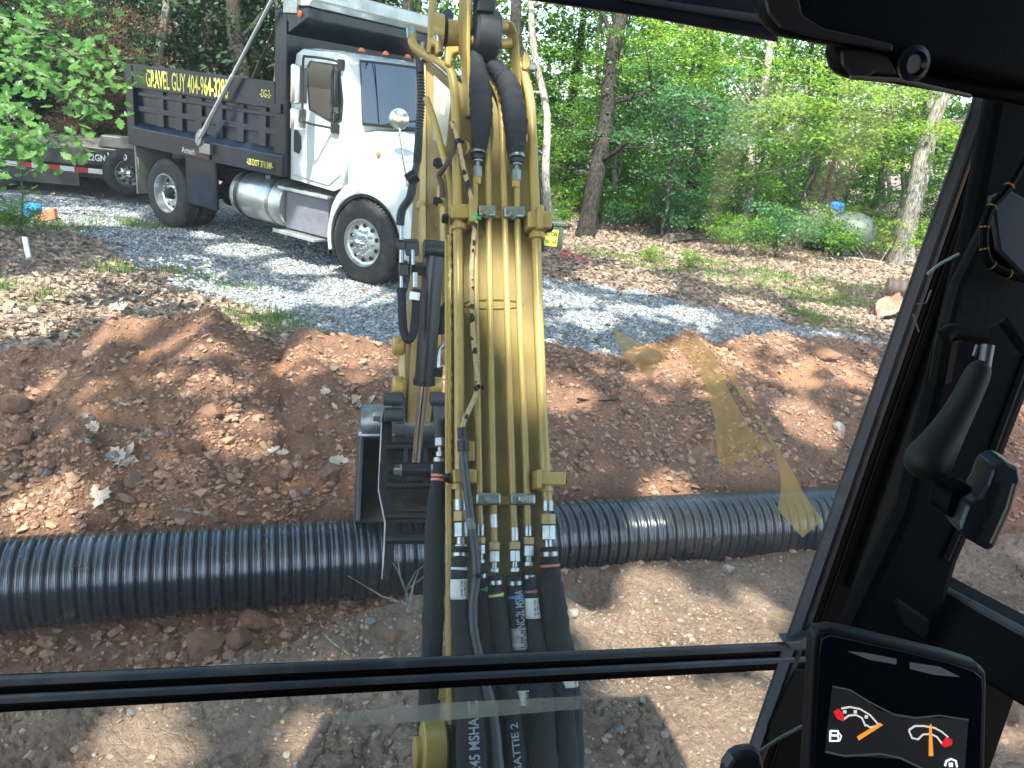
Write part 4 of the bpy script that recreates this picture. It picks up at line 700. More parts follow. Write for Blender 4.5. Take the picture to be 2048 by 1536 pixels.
# ------------------------------------------------------------------ black corrugated pipe in the trench
pipem = mat('black_polyethylene', (.013, .018, .028), .25, var=.2, bump=.05, bs=30, spec=.8, coat=.3, dust=(.20, .13, .085), dlo=.6, dhi=.82, ds=9)
PL = smoothline([(PP[0][0], PP[0][1], -.205), (PP[1][0], PP[1][1], -.2), (PP[2][0], PP[2][1], -.195), (PP[3][0], PP[3][1], -.19), (PP[4][0], PP[4][1], -.19), (PP[5][0], PP[5][1], -.2)], 20); PL = np.array(PL)
seg = np.linalg.norm(np.diff(PL, axis=0), axis=1); cum = np.concatenate([[0], np.cumsum(seg)]); tot = cum[-1]; per = .067
prof_t = np.array([0, .06, .13, .20, .29, .36, .43, .50, .57, .64, .72, .80, .90]); prof_r = np.array([-.026, -.006, 0, .001, 0, -.006, -.007, -.006, 0, .001, 0, -.006, -.026])
ncor = int(tot/per); L_ = (np.arange(ncor)[:, None]+prof_t[None]).ravel()*per; Rr_ = np.tile(prof_r, ncor)+.232
C_ = np.stack([np.interp(L_, cum, PL[:, k]) for k in range(3)], -1); T_ = np.gradient(C_, axis=0)+1e-9; T_[:, 2] = 0; T_ /= np.linalg.norm(T_, axis=1)[:, None]
B_ = np.stack([-T_[:, 1], T_[:, 0], 0*T_[:, 0]], -1); ang = np.linspace(0, 2*np.pi, 72, endpoint=False)
V = C_[:, None]+Rr_[:, None, None]*(np.cos(ang)[None, :, None]*B_[:, None]+np.sin(ang)[None, :, None]*np.array([0, 0, 1.])); nL = len(L_)
ix = np.arange(nL*72).reshape(nL, 72); Fq = np.stack([ix[:-1], np.roll(ix, -1, 1)[:-1], np.roll(ix, -1, 1)[1:], ix[1:]], -1).reshape(-1, 4)
o = link(bpy.data.objects.new('corrugated_pipe', npmesh('corrugated_pipe', V.reshape(-1, 3), Fq, pipem, True))); tag(o, 'long black corrugated plastic drain pipe lying in the trench across the picture', 'pipe')
# ------------------------------------------------------------------ things on the ground
def onground(px, py):
    g = gz(px, py, 0)
    for _ in range(6): g = gz(px, py, hgt(g[0], g[1]))
    return g
def put(px, py, d): P = at(px, py, d); P[2] = hgt(P[0], P[1]); return P
# green utility box with a yellow sticker
B = gz(1098, 498); B[2] = hgt(B[0], B[1]); grn = mat('utility_green', (.07, .11, .08), .5, dust=(.12, .12, .08), dlo=.5, dhi=.9)
root = empty('utility_box', B, rad(8), 'dark green utility pedestal box with yellow warning sticker behind the boom', 'utility box')
MB().box((-.24, -.02, -.05), (.22, .35, .42)).build('housing', grn, root, .02); MB().box((-.255, -.035, .42), (.235, .37, .50)).build('lid', grn, root, .02)
st = MB().box((-.12, -.026, .06), (.13, -.021, .36)).build('sticker', ylet, root); text('lettering', 'UTION', (-.09, -.029, .24), (1, 0, 0), (0, 0, 1), .2, .08, blackp, st, .03); text('lettering', 'VOLTAGE', (-.09, -.029, .11), (1, 0, 0), (0, 0, 1), .2, .06, blackp, st, .02)
# propane tank with a blue dome
B = put(1648, 508, 17.6); gt = mat('tank_paint', (.06, .08, .065), .5, var=.2, dust=(.03, .045, .025), dlo=.45, dhi=.75, ds=3)
root = empty('propane_tank', B, rad(-35), 'grey green propane tank with a blue dome lid among the shrubs', 'gas tank')
MB().lathe((0, 0, .55), (1, 0, 0), [(-1.0, .01), (-.98, .16), (-.92, .28), (-.8, .38), (-.62, .44), (-.45, .46), (.45, .46), (.62, .44), (.8, .38), (.92, .28), (.98, .16), (1.0, .01)], 40).build('vessel', gt, root, smooth=True)
MB().box((-.6, -.3, -.05), (-.45, .3, .18)).box((.45, -.3, -.05), (.6, .3, .18)).build('foot', gt, root)
MB().lathe((0, 0, 1.0), (0, 0, 1), [(0, .17), (.10, .17), (.15, .12), (.17, .02)], 24).build('dome_lid', mat('blue_plastic', (.03, .16, .55), .4), root, smooth=True)
# rusty corrugated culvert at the right
B = onground(1768, 592); B[2] += .17; rust = mat('rusty_metal', (.36, .19, .11), .6, .2, col2=(.36, .28, .22), vs=8, bump=.2, bs=60)
root = empty('culvert_pipe', B, rad(-12), 'short rusty corrugated metal culvert pipe lying near the window pillar', 'pipe'); mb = MB()
prf = []
for k in range(8): prf += [(k*.12, .150), (k*.12+.03, .158), (k*.12+.06, .195), (k*.12+.09, .160)]
mb.lathe((0, 0, 0), (1, 0, 0), prf, 32); mb.build('shell', rust, root, smooth=True)
# crumpled tarp below it
B = onground(1778, 636); V = []; n = 22; q = np.random.default_rng(3)
uu, vv = np.meshgrid(np.linspace(-1, 1, n), np.linspace(-1, 1, n)); R_ = np.clip(1-(uu**2+vv**2)*.55, 0, 1); Zt = R_*.32+fbm(uu+3, vv, 4, 3.5)*.35*R_+np.abs(fbm(uu, vv+8, 3, 2.5))*.3*R_
V = np.stack([uu*.26+fbm(uu, vv, 2, 2)*.14, vv*.2, Zt*.9], -1).reshape(-1, 3); ix = np.arange(n*n).reshape(n, n); Fq = np.stack([ix[:-1, :-1], ix[:-1, 1:], ix[1:, 1:], ix[1:, :-1]], -1).reshape(-1, 4)
o = link(bpy.data.objects.new('crumpled_fabric', npmesh('crumpled_fabric', V, Fq, mat('brown_fabric', (.22, .12, .07), .85, col2=(.34, .27, .22), vs=4, bump=.4, bs=30), True))); o.location = B; tag(o, 'crumpled brown cloth heap below the rusty culvert', 'cloth')
o.modifiers.new('s', 'SOLIDIFY').thickness = .01
# marker stake, blue bottle, orange lid, red tape
B = onground(58, 520); t = at(48, 474, (B-CAM)@(-RC[:, 2])); mb = MB(B); mb.prism([B+np.array([-.03, 0, -.05]), B+np.array([.03, 0, -.05]), t+np.array([.03, 0, 0]), t+np.array([-.03, 0, 0])], (0, .02, 0)); o = mb.build('marker_stake', mat('white_plastic', (.75, .75, .75), .5), None, .003); o.location = B; tag(o, 'white marker stake leaning in the leaves at the left', 'stake')
B = onground(66, 434); bl = mat('blue_paint', (.02, .25, .75), .5); V = rocks_np(np.zeros((1, 3)), np.ones(1), 5)[0]; mb = MB(); mb.lathe((0, 0, .02), (0, 0, 1), [(0, .09), (.03, .12), (.12, .125), (.17, .09), (.19, .02)], 18); root = mb.build('valve_cover', bl, None, .01, True); root.location = B; tag(root, 'bright blue round cover lying in the verge before the trailer', 'cover')
MB().box((-.05, -.17, .02), (.06, -.12, .08)).build('latch', bl, root, .01)
B = onground(88, 440); mb = MB(); mb.prism([(-.16, 0, .02), (.05, -.1, .0), (.17, .0, .03), (.14, .02, .17), (-.02, .04, .12)], (0, .08, .02)); o = mb.build('clay_shard', mat('orange_clay', (.45, .14, .07), .7), None, .01); o.location = B; tag(o, 'broken orange clay shard beside the blue cover', 'shard')
mb = MB(); pts = [gz(x, y, .03) for x, y in ((1120, 506), (1140, 510), (1160, 518), (1182, 522))]
for a, b in zip(pts[:-1], pts[1:]): mb.prism([a, b, b+np.array([0, .05, .02]), a+np.array([0, .05, .01])], (0, 0, .004))
o = mb.build('marking_tape', mat('pink_red_tape', (.7, .05, .07), .5)); tag(o, 'strip of red marking tape on the dead leaves right of the boom', 'tape')
# fallen log, branches, twigs
def stick(pix, r, label, name='fallen_branch', m=bark_pale, cat='branch', z=.03, side=0, group=None):
    P = []
    for x, y in pix:
        g = gz(x, y, 0)
        for _ in range(4): g = gz(x, y, hgt(g[0], g[1])+z)
        P.append(g)
    org = P[0].copy(); mb = MB(org); Q = smoothline(P, 4); mb.tube(Q, list(np.linspace(r, r*.45, len(Q))), 7); q = np.random.default_rng(int(pix[0][0]))
    for k in range(side):
        b = Q[int(q.integers(2, len(Q)-1))]; d = q.normal(0, 1, 3); d[2] = abs(d[2])*.8+.2; l = r*22; mb.tube([b, b+d*l*.5, b+d*l+q.normal(0, .03, 3)], [r*.5, r*.3, r*.12], 5)
    o = mb.build(name, m, None, smooth=True); o.location = org; return tag(o, label, cat, group)
stick([(1335, 478), (1380, 474), (1432, 474)], .13, 'mossy fallen log lying between trunks at the back of the leaves', 'fallen_log', bark_mid, 'log', .1)
stick([(1640, 518), (1700, 516), (1760, 524), (1800, 532)], .035, 'long pale fallen branch in front of the gas tank', side=3)
stick([(1740, 500), (1780, 520), (1810, 535)], .025, 'short pale branch resting under the stout sunlit trunk', side=2)
stick([(1660, 515), (1672, 500), (1684, 480)], .02, 'forked twig standing against the gas tank', side=2)
stick([(1250, 560), (1330, 566), (1400, 560)], .012, 'thin twig on the leaves behind the right spoil heap', m=bark_mid)
stick([(1560, 572), (1600, 585), (1622, 590)], .014, 'curved dark twig at the edge of the sunny grass', m=bark_dark)
stick([(345, 1015), (385, 1022), (428, 1032)], .012, 'straight pale stick on the rubble above the pipe left of the bucket', 'stick', cat='stick')
stick([(1155, 798), (1190, 802), (1232, 800)], .012, 'dark root sticking out of the soil right of the boom', 'root', bark_dark, 'root')
stick([(205, 1360), (440, 1330), (560, 1345)], .005, 'thin fibrous root hanging over the trench edge', 'root', bark_pale, 'root')
stick([(640, 1240), (655, 1275), (700, 1310)], .006, 'thin pale root lying on the crumbly bank', 'root', bark_pale, 'root')
stick([(820, 1225), (815, 1195), (808, 1170)], .012, 'upright torn root standing left of the hoses', 'root', bark_pale, 'root', side=6)
stick([(1170, 1340), (1180, 1370), (1215, 1385)], .004, 'fine straw on the tan soil right of the hoses', 'straw', bark_pale, 'straw')
stick([(1560, 918), (1640, 935), (1700, 940)], .008, 'thin root trailing on the right spoil slope', 'root', bark_mid, 'root')
stick([(20, 905), (60, 880), (95, 875)], .006, 'thin root on the left spoil slope near the picture edge', 'root', bark_mid, 'root')
stick([(460, 1310), (463, 1345), (470, 1385)], .005, 'short straw dangling below the bank left of the boom', 'straw', bark_pale, 'straw')
stick([(430, 690), (450, 665), (455, 650)], .008, 'dark root poking from the spoil peak', 'root', bark_dark, 'root')
# rocks one can count
rockm = [mat('rock_%s' % k, tuple(c*.62 for c in c1), .9, col2=c2, vs=6, bump=1, bs=9) for k, c1, c2 in (('red', (.32, .16, .10), (.2, .10, .06)), ('brown', (.22, .135, .10), (.14, .085, .06)), ('grey', (.30, .29, .28), (.2, .19, .18)), ('pale', (.55, .5, .45), (.38, .33, .28)))]
def rockmesh(seed, m):
    bm = bmesh.new(); bmesh.ops.create_icosphere(bm, subdivisions=3, radius=1); q = np.random.default_rng(seed); pl = q.normal(size=(11, 3)); pl /= np.linalg.norm(pl, axis=1)[:, None]; dd_ = q.uniform(.55, .95, 11)
    for v in bm.verts:
        p = np.array(v.co)
        for a, b in zip(pl, dd_):
            k = p@a-b
            if k > 0: p = p-a*k*.92
        p *= 1+.05*math.sin(p[0]*9+seed)*math.sin(p[1]*8)+.06*math.sin(p[2]*13+p[0]*7+seed)*math.sin(p[1]*15); v.co = p
    me = bpy.data.meshes.new('rock'); bm.to_mesh(me); bm.free(); me.materials.append(m); return me
rm = {(k, s): rockmesh(s*7+k, rockm[k]) for k in range(4) for s in range(3)}
def rock(px, py, rp, k, label, group=None, flat=.7):
    g = gz(px, py, 0)
    for _ in range(5): g = gz(px, py, hgt(g[0], g[1]))
    d = (CAM-g); dist = np.linalg.norm(d); r = rp*dist/F_; q = random.Random(px*31+py)
    o = bpy.data.objects.new('rock', rm[(k, (px+py) % 3)]); link(o); o.location = (g[0], g[1], hgt(g[0], g[1])+r*.25); o.rotation_euler = (q.uniform(-.3, .3), q.uniform(-.3, .3), q.uniform(0, 6)); o.scale = (r*q.uniform(.9, 1.2), r*q.uniform(.8, 1.1), r*flat*q.uniform(.85, 1.1)); return tag(o, label, 'rock', group)
for a in [(515, 1245, 30, 0, 'large reddish brown rock at the trench edge just below the pipe'), (480, 1285, 25, 0, 'tall brown rock leaning beside the large reddish one in the trench'), (410, 1300, 34, 0, 'wide dark red rock sunk in the trench bank'), (305, 1262, 14, 0, 'pale topped red rock left of the trench rocks'), (780, 1275, 17, 0, 'elongated pinkish rock in the bank left of the hoses'),
          (45, 868, 24, 0, 'salmon red rock at the left edge of the spoil slope'), (30, 822, 26, 0, 'big brown boulder above the salmon rock at the left edge'), (225, 845, 16, 2, 'grey angular stone on the left spoil slope'), (168, 830, 16, 1, 'brown block of soil left of the grey angular stone'), (270, 995, 20, 1, 'rounded brown clod above the pipe at the left'), (572, 968, 18, 1, 'brown pointed rock left of the bucket'),
          (535, 975, 20, 0, 'red rock beside the brown pointed one'), (430, 1005, 22, 0, 'flat red rock in the middle of the rubble'), (655, 1060, 24, 0, 'red rock lying just above the pipe near the bucket'), (390, 1050, 18, 0, 'brick coloured rock above the pipe and stick'), (300, 1030, 10, 2, 'small grey stone above the pipe'), (665, 975, 14, 1, 'brown cube of rock close to the bucket edge'),
          (1635, 752, 26, 0, 'pinkish boulder on the right spoil heap'), (1570, 735, 20, 0, 'reddish rock slab on the right heap'), (1555, 768, 16, 0, 'orange flat stone below the right rock slab'), (1690, 715, 18, 0, 'orange clod near the pillar on the heap crest'), (1385, 712, 18, 1, 'brown clod on the heap crest behind the yellow reflection'), (1290, 745, 26, 1, 'broad smooth clod left of the yellow reflection'), (1130, 745, 18, 1, 'brown clod just right of the boom on the heap'), (1460, 735, 14, 2, 'grey knobbly stone on the crest of the right heap'), (1690, 810, 14, 3, 'pale stone low on the right spoil slope'),
          (690, 730, 22, 0, 'orange clod on the small heap left of the stick'), (770, 700, 14, 0, 'red lump on the crest beside the stick'), (1330, 1470, 9, 3, 'white stone in the sun strip under the window bar'), (1240, 1460, 10, 2, 'grey stone in the shade right of the hoses'), (1238, 1385, 7, 2, 'small bluish stone below the window bar'), (1485, 1460, 7, 3, 'white chip near the lower window pillar'), (1145, 1228, 12, 3, 'white quartz stone on the bank right of the hoses'), (1415, 1108, 9, 2, 'round grey stone on top of the bank below the pipe'), (1455, 1140, 13, 3, 'pale angular stone on the tracked soil right of the pipe'),
          (60, 1505, 10, 3, 'white stone in the lower left corner soil'), (265, 1425, 10, 2, 'bluish grey stone under the window bar at the left'), (150, 1500, 7, 3, 'small pale chip near the lower left corner'), (555, 1470, 8, 2, 'flat blue grey stone below the bar'), (740, 1245, 12, 2, 'dark flat stone under the torn root')]: rock(*a)
q = np.random.default_rng(91); k = 0
while k < 110:
    px, py = int(q.uniform(0, 1750)), int(q.uniform(700, 1150)); g = gz(px, py, .1); s, v = sv(np.array([g[0]]), np.array([g[1]]))
    if not (.3 < v[0] < 2.1) or 690 < px < 1120: continue
    rock(px, py, float(q.uniform(3.5, 9)), int(q.choice([0, 0, 1, 1, 2])), 'small rough stone half sunk in the spoil slope', 'small stones on the spoil heap'); k += 1
# big dead leaves that stand out on the spoil
def leafpatch(pix, n, spread, size, label, name='dead_leaves', seed=1, up=1.):
    g = gz(pix[0], pix[1], 0)
    for _ in range(5): g = gz(pix[0], pix[1], hgt(g[0], g[1])+.02)
    q = np.random.default_rng(seed)
    for i in range(n):
        x, y = g[0]+q.normal(0, spread), g[1]+q.normal(0, spread*.6); z = hgt(x, y)+.025; V, Fs = leaves_np(np.array([(0, 0, 0.)]), np.array([size*q.uniform(.7, 1.2)]), np.array([(q.normal(0, .5), q.normal(-.3, .4), up)]), seed*50+i, .5, True, .5)
        o = link(bpy.data.objects.new('dead_leaf', npmesh('dead_leaf', V, Fs, deadpale))); o.location = (x, y, z); tag(o, label, 'leaf', None if n == 1 else label)
deadpale = mat('dead_oak_leaf', (.48, .40, .33), .75, col2=(.36, .28, .22), vs=30)
leafpatch((235, 905), 7, .05, .12, 'curled dead oak leaf in the clump on the left spoil slope', seed=2); leafpatch((182, 940), 1, .04, .13, 'large pale dead oak leaf left of the leaf clump', seed=3)
leafpatch((195, 985), 1, .02, .07, 'small dead leaf below the large pale leaf', seed=4); leafpatch((255, 760), 1, .02, .08, 'single pale leaf in the sun near the spoil peak', seed=5); leafpatch((385, 752), 1, .02, .07, 'pale leaf in the sunlit patch of the spoil heap', seed=6)
leafpatch((245, 618), 4, .06, .17, 'large dead leaf lying on the crest of the left heap', seed=7); leafpatch((700, 780), 9, .09, .09, 'dead leaf in the pocket left of the bucket', seed=8); leafpatch((190, 795), 4, .05, .09, 'grey dead leaf low on the left flank', seed=9); leafpatch((680, 915), 2, .03, .09, 'pale leaf leaning near the bucket', seed=10); leafpatch((545, 1030), 3, .04, .08, 'dead leaf just above the pipe', seed=11)
leafpatch((590, 755), 2, .03, .07, 'dead leaf on the dark right flank of the left heap', seed=12)
# ------------------------------------------------------------------ the excavator (digger) whose cab the picture is taken from
EO = np.array([.2, .6, 0.]); exc = empty('excavator', EO, 0, 'yellow and black mini excavator with boom, bucket and hoses, seen from inside its cab', 'excavator')
XT2 = XT
BP0 = at(995, 1200, 1.80); BP1 = at(985, 300, 2.06); BU = BP1-BP0; BU /= np.linalg.norm(BU); BT = XT-(XT@BU)*BU; BT /= np.linalg.norm(BT); BN = np.cross(BT, BU)
if BN@(CAM-BP0) < 0: BN = -BN
def P(x, y, h=0.): return onplane(x, y, BP0+BN*h, BN)
def px2m(x, y, h=0.): return np.linalg.norm(P(x+1, y, h)-P(x, y, h))
back = (BP0-CAM); back = back-(back@BU)*BU; back -= (back@BT)*BT*.0; back /= np.linalg.norm(back)       # boom section runs away from the viewer
def M(): return MB(EO)
def bolt(mb, c, ax, r, t=.012):
    return mb.lathe(c, ax, [(0, r*1.25), (t*.25, r*1.25), (t*.25, r), (t, r), (t*1.15, r*.8)], 6 if False else 6)
# boom body
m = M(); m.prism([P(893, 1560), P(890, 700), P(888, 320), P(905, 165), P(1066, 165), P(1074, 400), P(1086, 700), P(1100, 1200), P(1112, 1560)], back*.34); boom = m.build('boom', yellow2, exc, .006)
m = M(); m.prism([P(891, 1560, .004), P(889, 700, .004), P(889, 480, .004), P(901, 480, .004), P(901, 700, .004), P(905, 1560, .004)], BN*.010); m.build('edge_plate', yellow, boom, .004)
m = M(); wl = [P(900+math.sin(y)*1.2, y, .014) for y in range(470, 1560, 9)]; m.tube(wl, [.006+.0015*math.sin(i*2.3) for i in range(len(wl))], 6); m.build('weld_seam', yellow, boom, smooth=True)
m = M(); m.tube([P(940+60*math.cos(a)*1.0+45, 603+9*math.sin(a)+5, .001) for a in np.linspace(0, 2*math.pi, 28)], .0035, 6); m.build('cover_patch', yellow2, boom, smooth=True)
# six pipes along the boom
def pipe(name, pts, wpx, h, mat_=yellow, par=None, n=16, k=5):
    Q = smoothline([P(x, y, hh if hh is not None else h) for x, y, hh in [(q + (None,))[:3] if len(q) < 4 else q for q in pts]], k); r = px2m(pts[0][0], 900, h)*wpx/2; return M().tube(Q, r, n).build(name, mat_, par or boom, smooth=True)
pipe('hydraulic_line', [(824, 70), (826, 88), (836, 100), (862, 118), (890, 134), (903, 150), (910, 200), (913, 300), (916, 500), (918, 700), (919, 900), (920, 1006)], 21, .028)
pipe('hydraulic_line', [(950, 368), (951, 500), (953, 700), (956, 850), (959, 1000), (961, 1072)], 13, .022)
pipe('hydraulic_line', [(940, 120), (955, 190), (972, 250), (976, 330), (977, 420), (980, 600), (984, 850), (987, 1000), (988, 1084)], 13, .022)
pipe('hydraulic_line', [(968, 110), (977, 148), (997, 190), (1003, 225), (1006, 330), (1009, 430), (1014, 600), (1021, 850), (1026, 1000), (1029, 1082)], 14, .022)
pipe('hydraulic_line', [(1034, 375), (1036, 500), (1042, 700), (1049, 850), (1054, 1000), (1056, 1072)], 13, .022)
pipe('hydraulic_line', [(1036, 120), (1050, 155), (1062, 215), (1067, 330), (1071, 430), (1076, 600), (1080, 700), (1086, 850), (1091, 950), (1095, 1010)], 20, .028)
pipe('side_line', [(852, 196, .0), (868, 240, .0), (884, 300, .0), (898, 350, .0), (903, 400, .0), (905, 470, .0)], 15, .0); pipe('side_line', [(884, 352, -.01), (890, 380, -.01), (896, 420, -.01), (902, 480, -.01)], 12, .0)
# stripes where the paint is masked, torn stickers
for a in [(920, 1010, 24, 22, .028), (1095, 1012, 23, 20, .028), (961, 1060, 14, 22, .022), (1056, 1062, 14, 20, .022)]:
    x, y, w_, l, h = a; M().tube([P(x, y-l/2, h), P(x, y+l/2, h)], px2m(x, y, h)*w_/2+.0012, 16).build('bare_band', steel, boom, smooth=True)
for x, y in ((987, 1042), (1029, 1068)): M().tube([P(x-.5, y-13, .0225), P(x+.5, y+13, .0225)], px2m(x, y)*7.4, 16).build('torn_label', mat('silver_label', (.7, .72, .72), .3, .6, bump=.4, bs=90), boom, smooth=True)
# pipe clamps
def clampblk(x0, x1, y0, y1, h0, h1, nm='clamp_block', m_=yellow, bv=.005): return M().prism([P(x0, y0, h0), P(x1, y0, h0), P(x1, y1, h0), P(x0, y1, h0)], BN*(h1-h0)).build(nm, m_, boom, bv, seg=3)
for (x0, x1, y0, y1) in ((896, 946, 424, 452), (1046, 1094, 438, 470), (900, 946, 942, 970), (1066, 1120, 948, 974)):
    b = clampblk(x0, x1, y0, y1, 0, .052)
    s_ = 1 if x0 > 1000 else -1; xe = x1 if s_ > 0 else x0; ym = (y0+y1)/2; mm = M(); bolt(mm, P(xe, ym, .03), XT*s_, .012, .014); mm.build('bolt', blackp, b)
    xr = 918 if s_ < 0 else (1074 if y0 < 700 else 1090); M().tube([P(xr, y1-2, .028), P(xr, y1+9, .028)], px2m(xr, y1)*15, 18).build('clamp_collar', yellow, b, smooth=True)
clampblk(930, 946, 418, 462, 0, .062, 'clamp_ear'); clampblk(1062, 1074, 430, 476, 0, .066, 'clamp_ear'); clampblk(1060, 1070, 944, 982, 0, .066, 'clamp_ear'); clampblk(930, 946, 885, 925, 0, .03, 'weld_tab')
clampblk(942, 1052, 424, 440, 0, .012, 'clamp_base'); clampblk(942, 1070, 992, 1012, 0, .012, 'clamp_base')
for (x0, x1, y0, y1) in ((952, 988, 418, 441), (1003, 1046, 420, 443), (948, 998, 987, 1011), (1017, 1066, 988, 1011)):
    b = clampblk(x0, x1, y0, y1, .012, .040, 'clamp_plate', steel, .006); mm = M(); bolt(mm, P((x0+x1)/2, (y0+y1)/2-1, .040), BN, .0095, .012); mm.build('bolt', steel, b)
# gold and steel nuts, stems, collars, then the sleeved hoses running down past the cab
def fitting(x, y, w_, h=.024, parts=True, hose=None):
    k = px2m(x, y, h)
    def hexp(ya, yb, wd, mt, nm, n=6):
        mm = M(); mm.tube([P(x, ya, h), P(x, yb, h)], k*wd/2, n); o = mm.build(nm, mt, boom, .0015 if n == 6 else 0, smooth=n > 6); return o
    s_ = w_/26; hexp(y, y+20*s_, w_*1.15, yellow, 'gold_nut'); hexp(y+22*s_, y+50*s_, w_*1.1, steel, 'steel_nut'); hexp(y+50*s_, y+66*s_, w_*.62, steel, 'stem', 14); hexp(y+64*s_, y+76*s_, w_*.95, steel, 'hex_collar')
fitting(921, 1022, 27, .028); fitting(961, 1074, 18); fitting(988, 1084, 21); fitting(1029, 1083, 21); fitting(1057, 1074, 20); fitting(1096, 1028, 27, .028)
tagw = mat('white_label', (.78, .78, .76), .5, bump=.1); tagk = mat('label_print', (.05, .05, .06), .6)
def hose(pts, ties=(), bands=(), nm='hose', h0=.03, m_=sleeve, label=None):
    """pts: pixel x, y, pixel width, height above the boom face"""
    Q = []; R = []
    S = smoothline([np.array([x, y, w_, h]) for x, y, w_, h in pts], 7); q = np.random.default_rng(int(pts[0][0]))
    for i, (x, y, w_, h) in enumerate(S): Q.append(P(x, y, h)); R.append(px2m(x, y, h)*w_/2*(1+.035*math.sin(i*1.7)+.03*q.normal()*(m_ is sleeve)))
    o = M().tube(Q, R, 18).build(nm, m_, exc, smooth=True, label=label)
    def ringat(y, w_, ml, name, L=7):
        i = int(np.argmin([abs(s[1]-y) for s in S])); x, yy, ww, h = S[i]; j = min(i+1, len(S)-1); dx = (S[j][0]-x)/max(1e-6, S[j][1]-yy) if j > i else 0
        return M().tube([P(x-dx*L/2, y-L/2, h), P(x+dx*L/2, y+L/2, h)], px2m(x, y, h)*(ww/2+w_), 22).build(name, ml, o, smooth=True)
    for y, c in ties:
        ringat(y, 1.2, c, 'cable_tie', 5); i = int(np.argmin([abs(s[1]-y) for s in S])); x, yy, ww, h = S[i]; c0 = P(x+ww*.35, y, h+.012); M().box(c0-.004, c0+.004).build('tie_head', c, o)
    for y, L in bands: ringat(y, .8, steel, 'crimp_band', L)
    return o, S
pink = mat('pink_tie', (.75, .22, .16), .5); whitet = mat('white_tie', (.75, .78, .8), .5); green = mat('green_tie', (.03, .45, .12), .5); yt = mat('yellow_tie', (.75, .75, .3), .5); blue = mat('blue_tie', (.03, .2, .75), .5); mauve = mat('mauve_tie', (.40, .12, .18), .5)
H1, S1 = hose([(920, 1094, 30, .03), (919, 1130, 32, .035), (917, 1180, 34, .045), (921, 1240, 38, .05), (932, 1330, 46, .06), (940, 1400, 54, .07), (943, 1470, 60, .08), (945, 1580, 64, .09)], [(1137, whitet)], [(1109, 8)])
H2, S2 = hose([(963, 1140, 18, .024), (966, 1180, 20, .024), (970, 1260, 26, .024), (975, 1340, 30, .024), (992, 1440, 32, .03), (1006, 1580, 36, .03)], [(1178, green)], [(1152, 8)])
H3, S3 = hose([(989, 1152, 28, .026), (992, 1190, 30, .03), (1000, 1250, 34, .034), (1008, 1330, 36, .04), (1022, 1430, 44, .05), (1036, 1580, 52, .06)], [(1190, yt)], [(1165, 8)])
H4, S4 = hose([(1029, 1150, 30, .026), (1032, 1200, 29, .03), (1036, 1260, 28, .036), (1040, 1310, 30, .036), (1046, 1400, 40, .036), (1052, 1580, 44, .036)], [(1194, blue)], [(1166, 8)])
H5, S5 = hose([(1058, 1142, 26, .026), (1061, 1200, 28, .03), (1066, 1250, 32, .034), (1076, 1320, 44, .04), (1080, 1400, 54, .05), (1083, 1480, 58, .06), (1088, 1580, 60, .07)], [(1183, mauve)], [(1154, 8)])
H6, S6 = hose([(1098, 1094, 33, .03), (1101, 1140, 36, .032), (1106, 1190, 46, .034), (1114, 1260, 50, .036), (1118, 1340, 50, .04), (1124, 1430, 52, .045), (1134, 1580, 56, .05)], [(1131, pink)], [(1108, 9)])
hose([(881, 924, 28, -.02), (877, 960, 29, -.02), (870, 1040, 38, -.02), (868, 1150, 42, -.02), (866, 1250, 44, -.02), (862, 1350, 44, -.02), (858, 1420, 44, -.03), (856, 1580, 40, -.08)], [(952, pink), (960, pink)], [(921, 8)])
m = M(); m.tube([P(881, 875, -.02), P(881, 893, -.02)], px2m(881, 880)*13, 6); m.tube([P(881, 893, -.02), P(881, 912, -.02)], px2m(881, 880)*6, 10); m.tube([P(881, 903, -.02), P(881, 914, -.02)], px2m(881, 880)*10, 6); m.build('hose_fitting', steel, exc, .0015)
M().tube(smoothline([P(881, 876, -.02), P(881, 858, -.02), P(886, 848, -.03), P(900, 846, -.05)], 4), px2m(881, 870)*13, 12).build('elbow_fitting', rubber, exc, smooth=True)
# loose outer hoses behind the others at the bottom right
hose([(1090, 1300, 40, .01), (1108, 1400, 46, .015), (1116, 1480, 50, .02), (1122, 1580, 54, .02)]); hose([(1130, 1290, 34, .0), (1140, 1380, 40, .0), (1146, 1460, 40, .0), (1148, 1580, 40, .0)])
# paper labels wrapped round hoses, print on the sleeves
def wraplabel(S, y0, y1, par, lines, mt=None):
    ys = np.linspace(y0, y1, 7); sa = np.array([s for s in S]); mb = M(); V = []
    for y in ys:
        x, ww, h = (np.interp(y, sa[:, 1], sa[:, k]) for k in (0, 2, 3)); r = px2m(x, y, h)*(ww/2)+.0022; c = P(x, y, h)
        for a in np.radians(np.linspace(-72, 72, 9)): V.append(c+BT*math.sin(a)*r+BN*math.cos(a)*r)
    mb.add(V, [(i*9+k, i*9+k+1, (i+1)*9+k+1, (i+1)*9+k) for i in range(6) for k in range(8)]); o = mb.build('paper_label', mt or tagw, par, smooth=True)
    sm = o.modifiers.new('s', 'SOLIDIFY'); sm.thickness = .0008
    yc = (y0+y1)/2; x, ww, h = (np.interp(yc, sa[:, 1], sa[:, k]) for k in (0, 2, 3)); r = px2m(x, yc, h)*(ww/2)+.0036; L = np.linalg.norm(P(x, y1, h)-P(x, y0, h))
    for k, tx in enumerate(lines):
        a = rad(22-24*k); c = P(x, y0, h)+BT*math.sin(a)*r+BN*math.cos(a)*r-EO; nrm = BN*math.cos(a)+BT*math.sin(a); sd = BT*math.cos(a)-BN*math.sin(a)
        text('print', tx, c-BU*L*.06, -BU, sd, L*.85, r*.30, tagk, o, .03)
